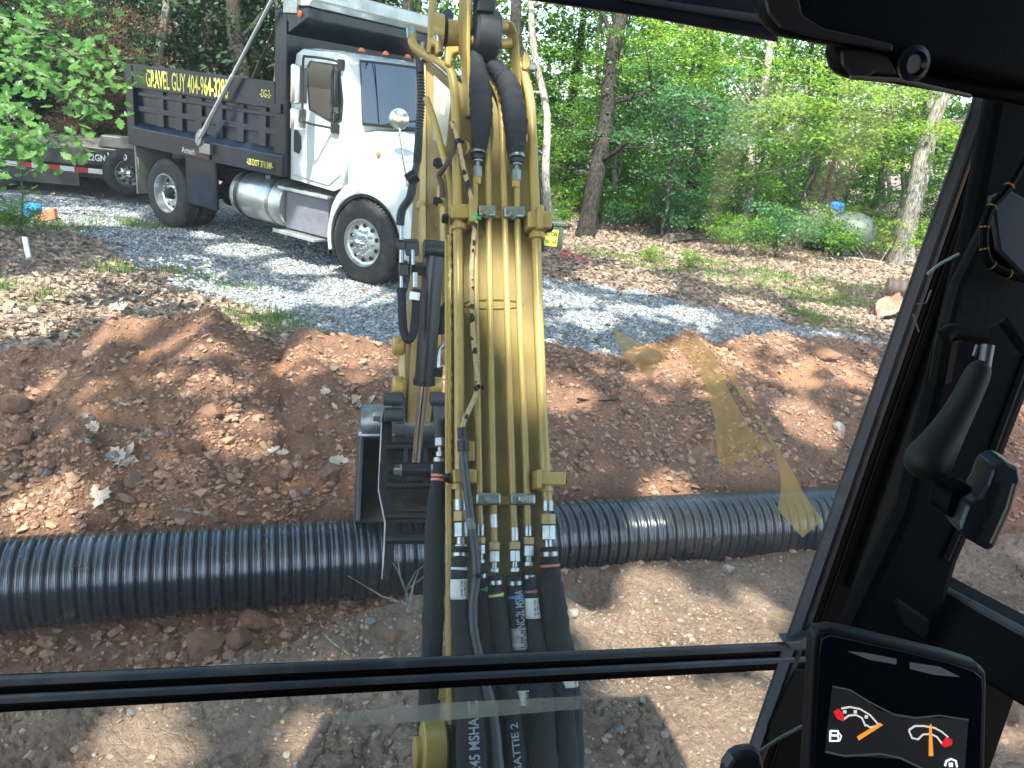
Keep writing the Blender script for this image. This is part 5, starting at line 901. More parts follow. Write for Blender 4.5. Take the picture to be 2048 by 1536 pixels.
wraplabel(S1, 1158, 1198, H1, ['CAT 546-1440', '2021-06-02J']); wraplabel(S5, 1196, 1236, H5, ['CAT 546-1422', '2021-06-02J']); wraplabel(S4, 1256, 1298, H4, ['III IIII', 'II III I'], mat('scuffed_label', (.45, .47, .48), .4, col2=(.2, .21, .22), vs=60))
wraplabel(S4, 1378, 1408, H4, ['P/N 06421', '8104D']); wraplabel([(1130, 1340, 40, .05), (1134, 1380, 42, .05)], 1355, 1372, H6, ['UN 2'])
bl2 = mat('grey_sleeve_print', (.30, .34, .38), .7)
def sleevetext(S, y0, y1, par, s, off=0., wf=.55):
    sa = np.array([q for q in S]); yc = (y0+y1)/2; x, ww, h = (np.interp(yc, sa[:, 1], sa[:, k]) for k in (0, 2, 3)); r = px2m(x, yc, h)*(ww/2)+.004
    a0 = P(np.interp(y1, sa[:, 1], sa[:, 0]), y1, np.interp(y1, sa[:, 1], sa[:, 3])); a1 = P(np.interp(y0, sa[:, 1], sa[:, 0]), y0, np.interp(y0, sa[:, 1], sa[:, 3])); d = a1-a0; L = np.linalg.norm(d); d /= L; sd = np.cross(BN, d)
    c = a0+BN*r-EO+sd*(-r*wf+off*r); text('print', s, c, d, sd, L, r*2*wf*.8, bl2, par, .02)
sleevetext(S1, 1395, 1536, H1, '245 MSHA 3C', .1, .4); sleevetext(S4, 1180, 1255, H4, 'NC-2L MSHA', 0, .6); sleevetext(S3, 1440, 1540, H3, 'GATTIE 2', .15, .35)
# grey electric conduit lying over the hoses
cond = mat('grey_conduit', (.05, .056, .064), .45, dust=(.12, .12, .12), dlo=.5, dhi=.9)
CO, SC_ = hose([(925, 858, 14, .055), (926, 880, 14, .058), (928, 930, 16, .06), (934, 980, 16, .06), (943, 1050, 17, .058), (951, 1110, 17, .055), (952, 1160, 17, .06), (946, 1210, 18, .066), (948, 1262, 18, .072), (960, 1320, 19, .078), (975, 1385, 22, .085), (988, 1450, 23, .09), (1000, 1580, 25, .10)], [(1151, blackp)], nm='conduit', m_=cond)
M().tube([P(923, 856, .055), P(925, 876, .057)], px2m(925, 870, .05)*9, 16).build('end_cap', rubber, CO, smooth=True); M().tube([P(926, 881, .058), P(927, 902, .058)], px2m(925, 870, .05)*11.5, 18).build('collar', rubber, CO, smooth=True); M().tube([P(940, 1036, .058), P(943, 1058, .058)], px2m(940, 1040, .05)*9.4, 16).build('tape_wrap', mat('grey_tape', (.16, .17, .18), .5), CO, smooth=True)
# braided cord tied along the boom: a thing of its own
cordm = bpy.data.materials.new('braided_cord'); cordm.use_nodes = True; nt = cordm.node_tree; b = nt.nodes['Principled BSDF']; tcn = N(nt, 'ShaderNodeTexCoord'); cw = N(nt, 'ShaderNodeTexVoronoi'); cw.inputs['Scale'].default_value = 75; nt.links.new(tcn.outputs['Object'], cw.inputs['Vector']); cr_ = N(nt, 'ShaderNodeValToRGB'); cr_.color_ramp.interpolation = 'CONSTANT'; cr_.color_ramp.elements[0].color = (.02, .015, .01, 1); cr_.color_ramp.elements[1].position = .16; cr_.color_ramp.elements[1].color = (.45, .32, .18, 1)
sx = N(nt, 'ShaderNodeSeparateColor'); nt.links.new(cw.outputs['Color'], sx.inputs[0]); nt.links.new(sx.outputs[0], cr_.inputs[0]); nt.links.new(cr_.outputs[0], b.inputs['Base Color']); b.inputs['Roughness'].default_value = .8; cb = N(nt, 'ShaderNodeBump'); cb.inputs['Distance'].default_value = .004; nt.links.new(cw.outputs['Distance'], cb.inputs['Height']); nt.links.new(cb.outputs[0], b.inputs['Normal'])
cp = [(903, 244, .05), (912, 268, .052), (918, 290, .05), (926, 330, .046), (937, 375, .044), (947, 415, .05), (951, 440, .056), (947, 480, .046), (943, 540, .042), (944, 610, .04), (946, 670, .04), (951, 720, .04), (956, 765, .044), (955, 780, .046), (943, 810, .05), (930, 838, .055), (924, 860, .056)]
O0 = P(945, 600); root = empty('cord', O0, 0, 'tan braided cord with black flecks hanging down the boom pipes', 'cord'); mb = MB(O0); Q = smoothline([P(*c) for c in cp], 6); mb.tube(Q, [.0062+.0006*math.sin(i*1.9) for i in range(len(Q))], 9); mb.build('rope', cordm, root, smooth=True)
for x, y, h, c in ((956, 775, .045, blackp), (917, 284, .05, blackp), (950, 436, .055, green)): mb = MB(O0); mb.tube([P(x-3, y-4, h), P(x+1, y+4, h)], .0095, 12); mb.box(P(x+9, y, h)-.004, P(x+9, y, h)+.004); mb.build('cable_tie', c, root, smooth=True)
# dark tie wire bundle
M().tube(smoothline([P(906, 258, .04), P(908, 290, .045), P(898, 320, .05), (P(882, 345, .03)), P(878, 352, .02), P(884, 370, .02), P(884, 395, .01)], 5), .007, 8).build('tie_wire', mat('brown_wire', (.06, .035, .02), .6), exc, smooth=True)
# brackets at the head of the boom and the arm cylinder's eye
def bplate(pix, h, t, nm='bracket_plate', m_=yellow, bv=.006, par=None): return M().prism([P(x, y, h) for x, y in pix], BN*t).build(nm, m_, par or boom, bv, seg=3)
bk = XT*.03
m = M(); m.prism([P(921, -60, .16), P(938, -60, .16), P(934, 90, .10), (P(938, 230, .04)), P(928, 234, .0), P(919, 100, .0), P(916, 60, .02), P(918, 0, .05)], XT*.0+BN*.04+back*.05); m.build('bracket_plate', yellow, boom, .006)
m = M(); m.prism([P(1010, 40, .05), P(1026, 40, .07), P(1036, 70, .09), P(1042, 180, .05), P(1038, 182, .0), P(1026, 175, .0), P(1020, 80, .02)], back*.06+BN*.02); m.build('bracket_plate', yellow, boom, .006)
for y, x0, x1, rr_ in ((54, 935, 1014, 12), (84, 936, 952, 12), (88, 1000, 1022, 10)): M().tube([P(x0, y, .05), P(x1, y-1, .05)], px2m(960, y, .05)*rr_, 18).build('cross_pin', yellow, boom, smooth=True)
cy = M(); c = P(971, 70, .07); cy.lathe(c-XT*.034, XT, [(0, .058), (.008, .066), (.060, .066), (.068, .058)], 36); cy.tube([P(969, 60, .07), P(968, -120, .12)], px2m(970, 50, .07)*22, 24); cyl = cy.build('arm_cylinder', mat('cylinder_black', (.022, .024, .028), .42), exc, smooth=True)
M().prism([P(953, 10, .125), P(987, 12, .125), (P(986, 32, .125)), P(951, 30, .125)], BN*.02).build('port_block', blackp, cyl, .004)
# ears and pivots at left of the boom head
m = M(); m.lathe(P(884, 70, -.04)-XT*.03, XT, [(0, .055), (.03, .055)], 28); m.lathe(P(893, 68, -.04), XT, [(0, .04), (.05, .04)], 24); m.build('pivot_boss', yellow, boom, smooth=True)
for pts in ([(852, 90), (862, 88), (876, 94), (876, 118), (868, 120), (868, 104), (860, 102), (858, 118), (850, 118)], [(888, 105), (915, 104), (915, 116), (902, 120), (898, 146), (886, 140)], [(1040, 120), (1054, 122), (1056, 145), (1046, 152), (1040, 148)]): bplate(pts, .02, .03, 'line_bracket')
for x, y in ((846, 110), (876, 96)): m = M(); m.tube([P(x-2, y-22, .02), P(x+3, y+12, .02)], px2m(x, y)*8, 14); m.build('steel_fitting', steel, boom, smooth=True)
m = M(); bolt(m, P(1054, 133, .03), XT, .012, .02); m.build('bolt', steel, boom)
M().tube([P(822, 60, .02), P(824, 80, .028)], px2m(822, 70)*10, 14).build('hose_end', steel, boom, smooth=True)
M().tube([P(858, 120, .03), P(885, 142, .03), P(903, 160, .02)], .004, 8).build('steel_rod', steel, boom, smooth=True); M().tube([P(862, 100, -.05), P(868, -80, -.05)], px2m(862, 50)*8, 12).build('hydraulic_line', yellow, boom, smooth=True)
M().tube(smoothline([P(897, 30, -.08), P(885, 45, -.06), P(882, 60, -.06), (P(890, 85, -.06))], 4), .018, 10).build('hose', rubber, exc, smooth=True)
# the two thick sleeved hoses below the cylinder
hose([(950, 108, 24, .06), (952, 130, 34, .062), (958, 165, 42, .06), (962, 200, 44, .06), (963, 235, 42, .058), (961, 270, 34, .05), (957, 304, 27, .04)], nm='sleeved_hose', bands=[(305, 7)]); hose([(983, 128, 26, .05), (1002, 148, 34, .055), (1016, 170, 42, .058), (1026, 210, 46, .058), (1032, 250, 44, .055), (1033, 285, 34, .045), (1034, 312, 28, .038)], nm='sleeved_hose', bands=[(313, 8)])
for x, y, s_ in ((956, 311, 1), (1034, 318, 1)):
    k = px2m(x, y, .03); m = M(); m.tube([P(x, y, .034), P(x, y+7, .032)], k*13, 18); m.build('hose_cap', rubber, boom, smooth=True); m = M(); m.tube([P(x, y+8, .03), P(x, y+13, .03)], k*10, 6); m.tube([P(x-.5, y+13, .028), P(x-1, y+24, .027)], k*5, 12); m.tube([P(x-1, y+23, .027), P(x-2, y+44, .025)], k*10, 6); m.build('steel_nut', steel, boom, .0015); M().tube([P(x-2, y+44, .025), P(x-3, y+58, .023)], k*9, 6).build('gold_nut', yellow, boom, .0015)
# tie loop bracket
M().tube(smoothline([P(922, 284, .03), P(934, 286, .045), P(937, 298, .045), P(930, 308, .03)], 4), .0035, 7).build('tie_loop', yellow, boom, smooth=True)
# foot pivot at lower left of the boom
m = M(); c = P(868, 1494, .0); m.lathe(c-XT*.03, XT, [(0, .045), (.004, .058), (.052, .058), (.056, .05)], 36); m.build('pivot_boss', yellow, boom, .002, True)
m = M(); m.lathe(P(834, 1505, .0)-XT*.008, XT, [(0, .028), (.004, .034), (.02, .034)], 30); m.build('pivot_cap', yellow, boom, smooth=True); M().tube([P(903, 1450, .02), P(900, 1500, .02), P(903, 1580, .02)], .012, 12).build('grease_hose', rubber, exc, smooth=True)
m = M(); m.tube([P(877, 1388, .0), P(904, 1390, .0)], px2m(890, 1390)*11, 14); m.build('tab', yellow, boom, smooth=True)
# ---------------- stick, hanging behind and left of the boom
W = XF
def D(x, y, d): return at(x, y, d)
sd_ = lambda y: 3.62+(y-130)/720*.30
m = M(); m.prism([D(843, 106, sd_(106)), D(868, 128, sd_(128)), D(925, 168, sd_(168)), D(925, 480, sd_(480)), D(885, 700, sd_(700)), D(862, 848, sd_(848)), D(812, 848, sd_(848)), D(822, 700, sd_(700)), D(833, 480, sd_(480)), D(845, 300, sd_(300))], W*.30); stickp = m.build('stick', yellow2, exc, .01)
for pts in ([(843, 106), (852, 112), (852, 480), (838, 480)], [(876, 480), (886, 480), (882, 700), (874, 700)]):
    M().prism([D(x, y, sd_(y)-.012) for x, y in pts], W*.012).build('edge_plate', yellow, stickp, .003)
M().tube([D(846, 108, sd_(108)-.03), D(906, 165, sd_(165)-.03)], .012, 8).build('top_edge', steel, stickp)
M().prism([D(x, y, sd_(y)-.008) for x, y in ((868, 150), (905, 185), (905, 300), (866, 280))], W*.006).build('side_panel', mat('pale_panel', (.42, .40, .33), .45, dust=(.3, .28, .22), dlo=.4, dhi=.8), stickp)
M().prism([D(x, y, sd_(y)-.012) for x, y in ((884, 175), (894, 182), (888, 232), (882, 226))], W*.003).build('decal', tagw, stickp)
for x, y, r in ((845, 412, 10), (884, 395, 22), (884, 445, 16), (884, 385, 14)): m = M(); m.lathe(D(x, y, sd_(y)-.05), -XT, [(0, r*3.7/F_), (.02, r*3.7/F_), (.03, r*3/F_)], 24); m.build('boss', yellow, stickp, smooth=True)
for x, y in ((876, 326), (876, 402), (894, 438)): m = M(); bolt(m, D(x, y, sd_(y)-.08), -XF, .022, .03); m.build('bolt', blackp, stickp)
# lug ears for the thumb cylinder
for x in (848, 886): M().prism([D(x-6, 412, 3.55), D(x+4, 412, 3.55), D(x+5, 490, 3.55), D(x+3, 512, 3.55), D(x-4, 512, 3.55), D(x-6, 490, 3.55)], W*.10).build('cylinder_lug', yellow, stickp, .006)
cb_ = mat('barrel_black', (.015, .017, .022), .33, dust=(.08, .075, .07), dlo=.55, dhi=.9)
m = M(); m.tube([D(868, 515, 3.50), D(864, 560, 3.5), D(849, 768, 3.62)], 21*3.55/F_, 28); m.lathe(D(869, 500, 3.5)-XT*.05, XT, [(0, .045), (.1, .045)], 24); m.box(D(838, 535, 3.5)-.03, D(842, 540, 3.5)+.03); m.box(D(874, 742, 3.6)-.022, D(876, 744, 3.6)+.022); thc = m.build('thumb_cylinder', cb_, exc, smooth=True)
M().tube([D(848, 766, 3.62), D(832, 922, 3.72)], 9.5*3.6/F_, 20).build('rod', chrome, thc, smooth=True); M().tube([D(849, 758, 3.615), D(848.4, 769, 3.62)], 23*3.55/F_, 28).build('gland', blackp, thc, smooth=True)
m = M(); m.lathe(D(831, 938, 3.72)-XT*.07, XT, [(0, .035), (.14, .035)], 24); m.lathe(D(831, 938, 3.72)-XT*.13, XT, [(0, .022), (.26, .022)], 16); m.build('rod_eye', blackp, thc, smooth=True)
# guard hose and valve at left of the stick
def fh(pts, w_, d, nm='guard_hose', m_=rubber, coil=False, par=None):
    Q = smoothline([D(x, y, dd_) for x, y, dd_ in [(p + (d,))[:3] for p in pts]], 8); R = [w_*d/F_/2]*len(Q)
    if coil:
        Q2 = smoothline(Q, 5); R = [w_*d/F_/2*(1+.16*(1 if (i//2) % 2 else -1)) for i in range(len(Q2))]; Q = Q2
    return M().tube(Q, R, 12).build(nm, m_, par or exc, smooth=not coil)
coilm = mat('coil_guard', (.035, .04, .045), .35)
fh([(838, 100), (840, 140), (842, 200), (838, 260), (836, 300), (834, 325)], 15, 3.3, 'coil_guard', coilm, True); fh([(834, 325), (828, 350), (826, 362)], 14, 3.3); fh([(826, 362), (820, 395), (804, 420), (800, 450)], 16, 3.3, 'coil_guard', coilm, True)
fh([(842, 145), (840, 120), (830, 95)], 13, 3.2); m = M(); m.tube([D(833, 350, 3.3), D(815, 362, 3.3)], .03, 12); m.build('hose_clamp', blackp, exc, smooth=True)
m = M(); 
for x0, y0, x1, y1 in ((795, 482, 812, 500), (812, 484, 838, 512), (800, 528, 818, 552)): m.prism([D(x0, y0, 3.4), D(x1, y0, 3.4), D(x1, y1, 3.4), D(x0, y1, 3.4)], W*.08)
vb = m.build('valve_block', blackp, exc, .004)
for x, y0, y1, w_ in ((803, 450, 480, 9), (803, 500, 526, 10), (803, 552, 580, 8), (830, 545, 575, 11), (826, 500, 530, 8)): M().tube([D(x, y0, 3.4), D(x, y1, 3.4)], w_*3.4/F_/2, 8).build('fitting', steel, vb, .001)
fh([(824, 480), (820, 520), (818, 550), (812, 580), (806, 590)], 5, 3.45, 'coil_guard', coilm, True)
fh([(802, 576), (804, 610), (805, 640), (808, 665), (816, 680), (826, 668), (830, 640), (832, 610), (833, 578)], 17, 3.4, 'sleeved_hose', sleeve); fh([(830, 585), (828, 600)], 21, 3.38, 'paper_label', tagw)
fh([(896, 610), (886, 625), (882, 650), (884, 668)], 20, 3.6, 'sleeved_hose', sleeve); fh([(888, 690), (880, 698), (877, 712), (876, 735)], 10, 3.6, 'steel_elbow', steel)
# links at the stick's foot
for x, y in ((800, 691), (800, 771), (876, 771)): m = M(); m.lathe(D(x, y, 3.9)-XT*.04, XT, [(0, .04), (.01, .05), (.05, .05), (.06, .04)], 20); m.lathe(D(x-3, y-8, 3.86), (0, 0, 1), [(0, .015), (.02, .015)], 8); m.build('link_pin_boss', yellow, stickp, smooth=True)
M().prism([D(x, y, 3.9) for x, y in ((803, 684), (812, 684), (812, 780), (802, 784), (797, 740))], W*.06).build('link_bar', yellow, stickp, .008)
dkc = mat('cast_grey', (.05, .058, .068), .42, .3, dust=(.14, .14, .14), dlo=.5, dhi=.8)
for pts in ([(790, 785), (803, 782), (810, 800), (812, 850), (790, 850), (784, 820)], [(864, 785), (874, 790), (892, 815), (892, 850), (868, 850)]): M().prism([D(x, y, 3.88) for x, y in pts], W*.12).build('bucket_link', dkc, stickp, .012)
for x, y in ((787, 798), (788, 830), (880, 798)): m = M(); m.lathe(D(x, y, 3.85)-XT*.05, XT, [(0, .035), (.09, .035)], 20); m.build('link_pin', dkc, stickp, smooth=True)
# bucket: open mouth to the cab
steelw = mat('worn_steel', (.10, .12, .14), .38, .6, col2=(.30, .32, .34), vs=9, dust=(.22, .14, .09), dlo=.5, dhi=.8, ds=5); binn = mat('bucket_inside', (.035, .032, .032), .6, .3, dust=(.20, .12, .07), dlo=.45, dhi=.7, ds=3)
bkt = bpy.data.objects.new('bucket', None); link(bkt, exc); bd = 4.05
L0, R0_ = 712, 905
m = M(); m.tube([D(728, 842, bd), D(905, 842, bd)], 33*bd/F_, 28); m.build('top_roll', steelw, bkt, smooth=True)
m = M(); m.prism([D(722, 812, bd-.02), D(712, 1042, bd-.05), D(706, 1046, bd+.3), D(714, 900, bd+.55), D(720, 830, bd+.4)], XT*.022); m.build('side_plate', dkc, bkt, .006)
m = M(); m.prism([D(900, 812, bd-.02), D(905, 1042, bd-.05), D(898, 1046, bd+.3), D(900, 900, bd+.55), D(900, 830, bd+.4)], XT*.022); m.build('side_plate', dkc, bkt, .006)
m = M(); Vb = []
prof = [(870, bd+.02), (872, bd+.25), (900, bd+.42), (950, bd+.46), (1000, bd+.38), (1045, bd+.05)]
for (y, d) in prof: Vb += [D(718, y, d), D(903, y, d)]
m.add(Vb, [(2*i, 2*i+1, 2*i+3, 2*i+2) for i in range(5)]); o = m.build('shell', binn, bkt, smooth=True); o.modifiers.new('s', 'SOLIDIFY').thickness = .02
m = M(); m.prism([D(716, 862, bd-.06), D(790, 862, bd-.06), D(790, 874, bd-.06), D(716, 874, bd-.06)], W*.05); m.build('lip', steelw, bkt, .006)
m = M(); m.prism([D(780, 862, bd+.0), D(905, 862, bd+.0), D(905, 892, bd), D(780, 892, bd)], W*.1); m.build('coupler', blackp, bkt, .01)
# thumb: side plate with cross bars
th = bpy.data.objects.new('thumb', None); link(th, exc)
thb = mat('thumb_black', (.004, .005, .008), .45, spec=.2)
tp = [(768, 815), (777, 815), (779, 880), (776, 940), (770, 975), (783, 1000), (786, 1060), (780, 1120), (772, 1162), (764, 1158), (768, 1100), (770, 1040), (764, 1010), (757, 975), (760, 900), (763, 840)]
def td_(y): return 3.92-(y-815)/345*.40
m = M(); m.prism([D(x, y, td_(y)) for x, y in tp], XT*.016); m.build('side_plate', thb, th, .003)
m = M(); m.prism([D(x+128, y, td_(y)) for x, y in tp[:11]+tp[11:]], XT*.016); m.build('side_plate', thb, th, .003)
M().tube([D(763, 845, 3.86), D(757, 980, 3.75), D(770, 1045, 3.64), D(768, 1100, 3.58), D(764, 1158, 3.53)], .004, 6).build('worn_edge', mat('bare_edge', (.45, .4, .36), .5, .4), th)
for y, w_ in ((894, 19), (970, 17), (1032, 18), (1078, 20)): M().tube([D(774, y, td_(y)), D(900, y-1, td_(y))], w_*3.75/F_/2, 18).build('cross_bar', thb, th, smooth=True)
for x in (812, 851): M().prism([D(x-4, 895, 3.8), D(x+4, 895, 3.8), D(x+6, 960, 3.72), D(x+1, 980, 3.72), D(x-6, 960, 3.72)], W*.07).build('cylinder_lug', blackp, th, .005)
for x in (803, 861): m = M(); bolt(m, D(x, 940, 3.7), -XT if x < 830 else XT, .025, .035); m.build('pin_end', steel, th)
m = M(); bolt(m, D(760, 834, 3.86), -XT, .025, .03); m.build('pin_end', steel, th)
# ---------------- cab: windscreen plane, pillar, bars, glass
WO = CAM+XF*.66; WN = XF*math.cos(rad(3))+np.array([0, 0, 1.])*math.sin(rad(3))
def G(x, y, off=0.): return onplane(x, y, WO+XF*off, WN)
def gp_(pix, off, t, nm, m_, bv=.003, par=None, seg=3): return M().prism([G(x, y, off) for x, y in pix], XF*t).build(nm, m_, par or exc, bv, seg=seg)
def edge(y): return 1945-(y-200)*.3472
# glass
def glassmat(name, veil, spk):
    m = bpy.data.materials.new(name); m.use_nodes = True; nt = m.node_tree; L = nt.links.new; nt.nodes.clear()
    o = N(nt, 'ShaderNodeOutputMaterial'); tr = N(nt, 'ShaderNodeBsdfTransparent'); tr.inputs[0].default_value = (.93, .97, .96, 1); gl = N(nt, 'ShaderNodeBsdfGlossy'); gl.inputs['Roughness'].default_value = .01
    fr = N(nt, 'ShaderNodeLayerWeight'); fr.inputs[0].default_value = .5; pw = N(nt, 'ShaderNodeMath', operation='POWER'); pw.inputs[1].default_value = 5; L(fr.outputs['Facing'], pw.inputs[0]); ma = N(nt, 'ShaderNodeMath', operation='MULTIPLY_ADD'); ma.inputs[1].default_value = .9; ma.inputs[2].default_value = .03; L(pw.outputs[0], ma.inputs[0]); m1 = N(nt, 'ShaderNodeMixShader'); L(ma.outputs[0], m1.inputs[0]); L(tr.outputs[0], m1.inputs[1]); L(gl.outputs[0], m1.inputs[2])
    df = N(nt, 'ShaderNodeBsdfTranslucent'); df.inputs[0].default_value = (.8, .82, .82, 1); tc = N(nt, 'ShaderNodeTexCoord'); v = N(nt, 'ShaderNodeTexVoronoi'); v.inputs['Scale'].default_value = 45; L(tc.outputs['Object'], v.inputs['Vector'])
    mr = N(nt, 'ShaderNodeMapRange'); mr.inputs['From Min'].default_value = .0; mr.inputs['From Max'].default_value = .07; mr.inputs['To Min'].default_value = spk; mr.inputs['To Max'].default_value = 0; L(v.outputs['Distance'], mr.inputs[0])
    n = N(nt, 'ShaderNodeTexNoise'); n.inputs['Scale'].default_value = 4; n.inputs['Detail'].default_value = 6; L(tc.outputs['Object'], n.inputs['Vector']); m2 = N(nt, 'ShaderNodeMapRange'); m2.inputs['From Min'].default_value = .4; m2.inputs['From Max'].default_value = .75; m2.inputs['To Min'].default_value = veil*.4; m2.inputs['To Max'].default_value = veil; L(n.outputs['Fac'], m2.inputs[0])
    ad = N(nt, 'ShaderNodeMath', operation='ADD'); L(mr.outputs[0], ad.inputs[0]); L(m2.outputs[0], ad.inputs[1]); ms = N(nt, 'ShaderNodeMixShader'); L(ad.outputs[0], ms.inputs[0]); L(m1.outputs[0], ms.inputs[1]); L(df.outputs[0], ms.inputs[2]); L(ms.outputs[0], o.inputs[0]); return m
glz = glassmat('window_glass', .032, .07)
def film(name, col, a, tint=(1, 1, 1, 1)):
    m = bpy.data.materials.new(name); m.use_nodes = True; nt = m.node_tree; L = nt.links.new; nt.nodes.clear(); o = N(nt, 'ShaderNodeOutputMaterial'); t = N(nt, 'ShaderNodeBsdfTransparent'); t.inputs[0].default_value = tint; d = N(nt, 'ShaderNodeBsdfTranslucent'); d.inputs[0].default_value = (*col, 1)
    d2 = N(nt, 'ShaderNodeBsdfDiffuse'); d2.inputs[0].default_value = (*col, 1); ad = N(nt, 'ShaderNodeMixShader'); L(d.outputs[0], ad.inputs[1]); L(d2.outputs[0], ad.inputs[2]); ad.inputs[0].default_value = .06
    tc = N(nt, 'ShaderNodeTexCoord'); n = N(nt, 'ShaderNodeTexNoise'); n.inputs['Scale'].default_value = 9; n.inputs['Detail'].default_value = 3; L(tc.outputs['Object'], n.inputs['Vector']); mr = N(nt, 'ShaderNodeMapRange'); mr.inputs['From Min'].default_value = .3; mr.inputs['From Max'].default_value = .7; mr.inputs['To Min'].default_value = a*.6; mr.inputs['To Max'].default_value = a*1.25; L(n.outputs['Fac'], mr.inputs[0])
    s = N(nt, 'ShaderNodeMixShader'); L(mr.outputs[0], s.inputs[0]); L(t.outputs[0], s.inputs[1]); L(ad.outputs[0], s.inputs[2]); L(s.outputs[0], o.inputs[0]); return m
ws = gp_([(-700, -300), (2000, -60), (1945, 200), (1590, 1290), (-700, 1430)], .012, .0035, 'windscreen', glz, 0)
lg = gp_([(-700, 1470), (1570, 1330), (1440, 1800), (-700, 1800)], .020, .0035, 'lower_windscreen', glz, 0)
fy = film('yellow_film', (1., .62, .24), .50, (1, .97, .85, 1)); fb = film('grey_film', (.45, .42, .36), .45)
def filmpart(pix, par, mt, nm='reflection_streak'): o = M().add([G(x, y, .0105 if par is ws else .0185) for x, y in pix], [tuple(range(len(pix)))]).build(nm, mt, par); return o  # reflections in the panes painted on as flat translucent pieces
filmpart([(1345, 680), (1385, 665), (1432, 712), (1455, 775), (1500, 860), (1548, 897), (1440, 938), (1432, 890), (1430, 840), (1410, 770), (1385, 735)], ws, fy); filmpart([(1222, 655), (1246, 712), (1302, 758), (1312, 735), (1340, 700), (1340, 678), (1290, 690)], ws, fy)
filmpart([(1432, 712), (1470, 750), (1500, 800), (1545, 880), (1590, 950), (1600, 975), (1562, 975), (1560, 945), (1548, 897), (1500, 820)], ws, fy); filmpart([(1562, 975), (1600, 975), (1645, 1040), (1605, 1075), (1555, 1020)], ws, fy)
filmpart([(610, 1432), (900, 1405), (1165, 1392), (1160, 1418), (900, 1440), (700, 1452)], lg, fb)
# frame bars
barm = mat('bar_black', (.010, .014, .018), .35, dust=(.04, .05, .055), dlo=.45, dhi=.85, ds=14)
def bar(pa, pb, pc, pd, off, t, nm, m_=barm, bv=.003): return gp_([pa, pb, pc, pd], off, t, nm, m_, bv)
bar((-700, 1388), (1650, 1284), (1650, 1300), (-700, 1408), -.005, .006, 'window_bar', seal, .006); bar((-700, 1405), (1650, 1299), (1650, 1315), (-700, 1430), .002, .02, 'window_bar', cab_black)
bar((-700, 1428), (1650, 1313), (1650, 1324), (-700, 1447), -.004, .005, 'window_bar', seal, .005); bar((-700, 1446), (1650, 1323), (1650, 1337), (-700, 1466), -.002, .022, 'window_bar', cab_black)
gp_([(1570, 1286), (1602, 1283), (1640, 1258), (1655, 1262), (1650, 1300), (1580, 1300)], -.014, .02, 'corner_seal', seal)
# windscreen pillar: strips side by side
def strip(o0, o1, y0, y1, off, t, m_, nm='pillar_trim'):
    return gp_([(edge(y0)+o0, y0), (edge(y0)+o1, y0), (edge(y1)+o1, y1), (edge(y1)+o0, y1)], off, t, nm, m_, .002)
strip(3, 27, 120, 1700, -.003, .004, seal); strip(26, 33, 120, 1700, .0, .006, cab_black); strip(32, 44, 120, 1700, -.004, .005, barm); strip(43, 60, 120, 1700, .0, .006, cab_black); strip(58, 62, 120, 1700, -.002, .004, cab_grey); strip(62, 240, 120, 1250, .004, .02, cab_black); strip(62, 500, 1280, 1750, .004, .02, cab_black)
for a, b in ((96, 128), (168, 176), (215, 222)): strip(a, b, 520, 1180, -.006, .012, cab_grey if a == 96 else cab_black)
# the lower window strip beyond the seal: dark glass edge
gp_([(1590, 1340), (1650, 1338), (1640, 1420), (1530, 1500), (1538, 1450)], -.006, .006, 'lower_trim', cab_grey)
# header, wiper motor cover
hb = gp_([(1010, -40), (1560, -40), (1560, 84), (1300, 35), (1040, -4)], -.01, .008, 'header_bar', mat('header_blue_black', (.012, .018, .03), .3, dust=(.05, .06, .08), dlo=.5, dhi=.9)); gp_([(1250, 2), (1540, 50), (1540, 30), (1250, -12)], -.014, .006, 'header_strip', seal)
cov = mat('cover_black', (.0018, .0025, .0022), .55, spec=.15, bump=.05, bs=300); brn = mat('cover_brown_sheen', (.018, .0145, .013), .5)  # sheen and edge highlight painted on the covers as thin lighter shapes
mb = M(); mb.prism([at(x, y, .56) for x, y in ((1484, -60), (1492, 18), (1512, 52), (1535, 74), (1700, 104), (1960, 170), (2200, 190), (2200, -60))], -XF*.03); c1 = mb.build('wiper_motor_cover', cov, exc, .012, True, seg=6)
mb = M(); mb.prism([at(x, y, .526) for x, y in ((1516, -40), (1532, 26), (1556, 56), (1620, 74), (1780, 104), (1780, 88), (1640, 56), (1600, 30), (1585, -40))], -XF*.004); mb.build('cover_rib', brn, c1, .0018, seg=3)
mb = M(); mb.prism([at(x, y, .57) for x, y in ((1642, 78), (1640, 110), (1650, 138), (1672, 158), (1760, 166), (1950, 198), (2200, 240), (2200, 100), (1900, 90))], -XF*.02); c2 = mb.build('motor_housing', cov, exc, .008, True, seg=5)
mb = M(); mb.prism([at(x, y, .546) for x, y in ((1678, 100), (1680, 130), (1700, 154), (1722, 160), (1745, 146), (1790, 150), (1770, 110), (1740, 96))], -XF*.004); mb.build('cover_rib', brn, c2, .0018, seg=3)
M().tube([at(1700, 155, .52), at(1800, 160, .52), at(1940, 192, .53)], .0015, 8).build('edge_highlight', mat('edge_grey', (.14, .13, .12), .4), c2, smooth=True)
m = M(); m.lathe(at(1822, 128, .52), -XF, [(0, .011), (.004, .012), (.006, .008), (.003, .006)], 20); m.build('screw', blackp, c2, smooth=True)
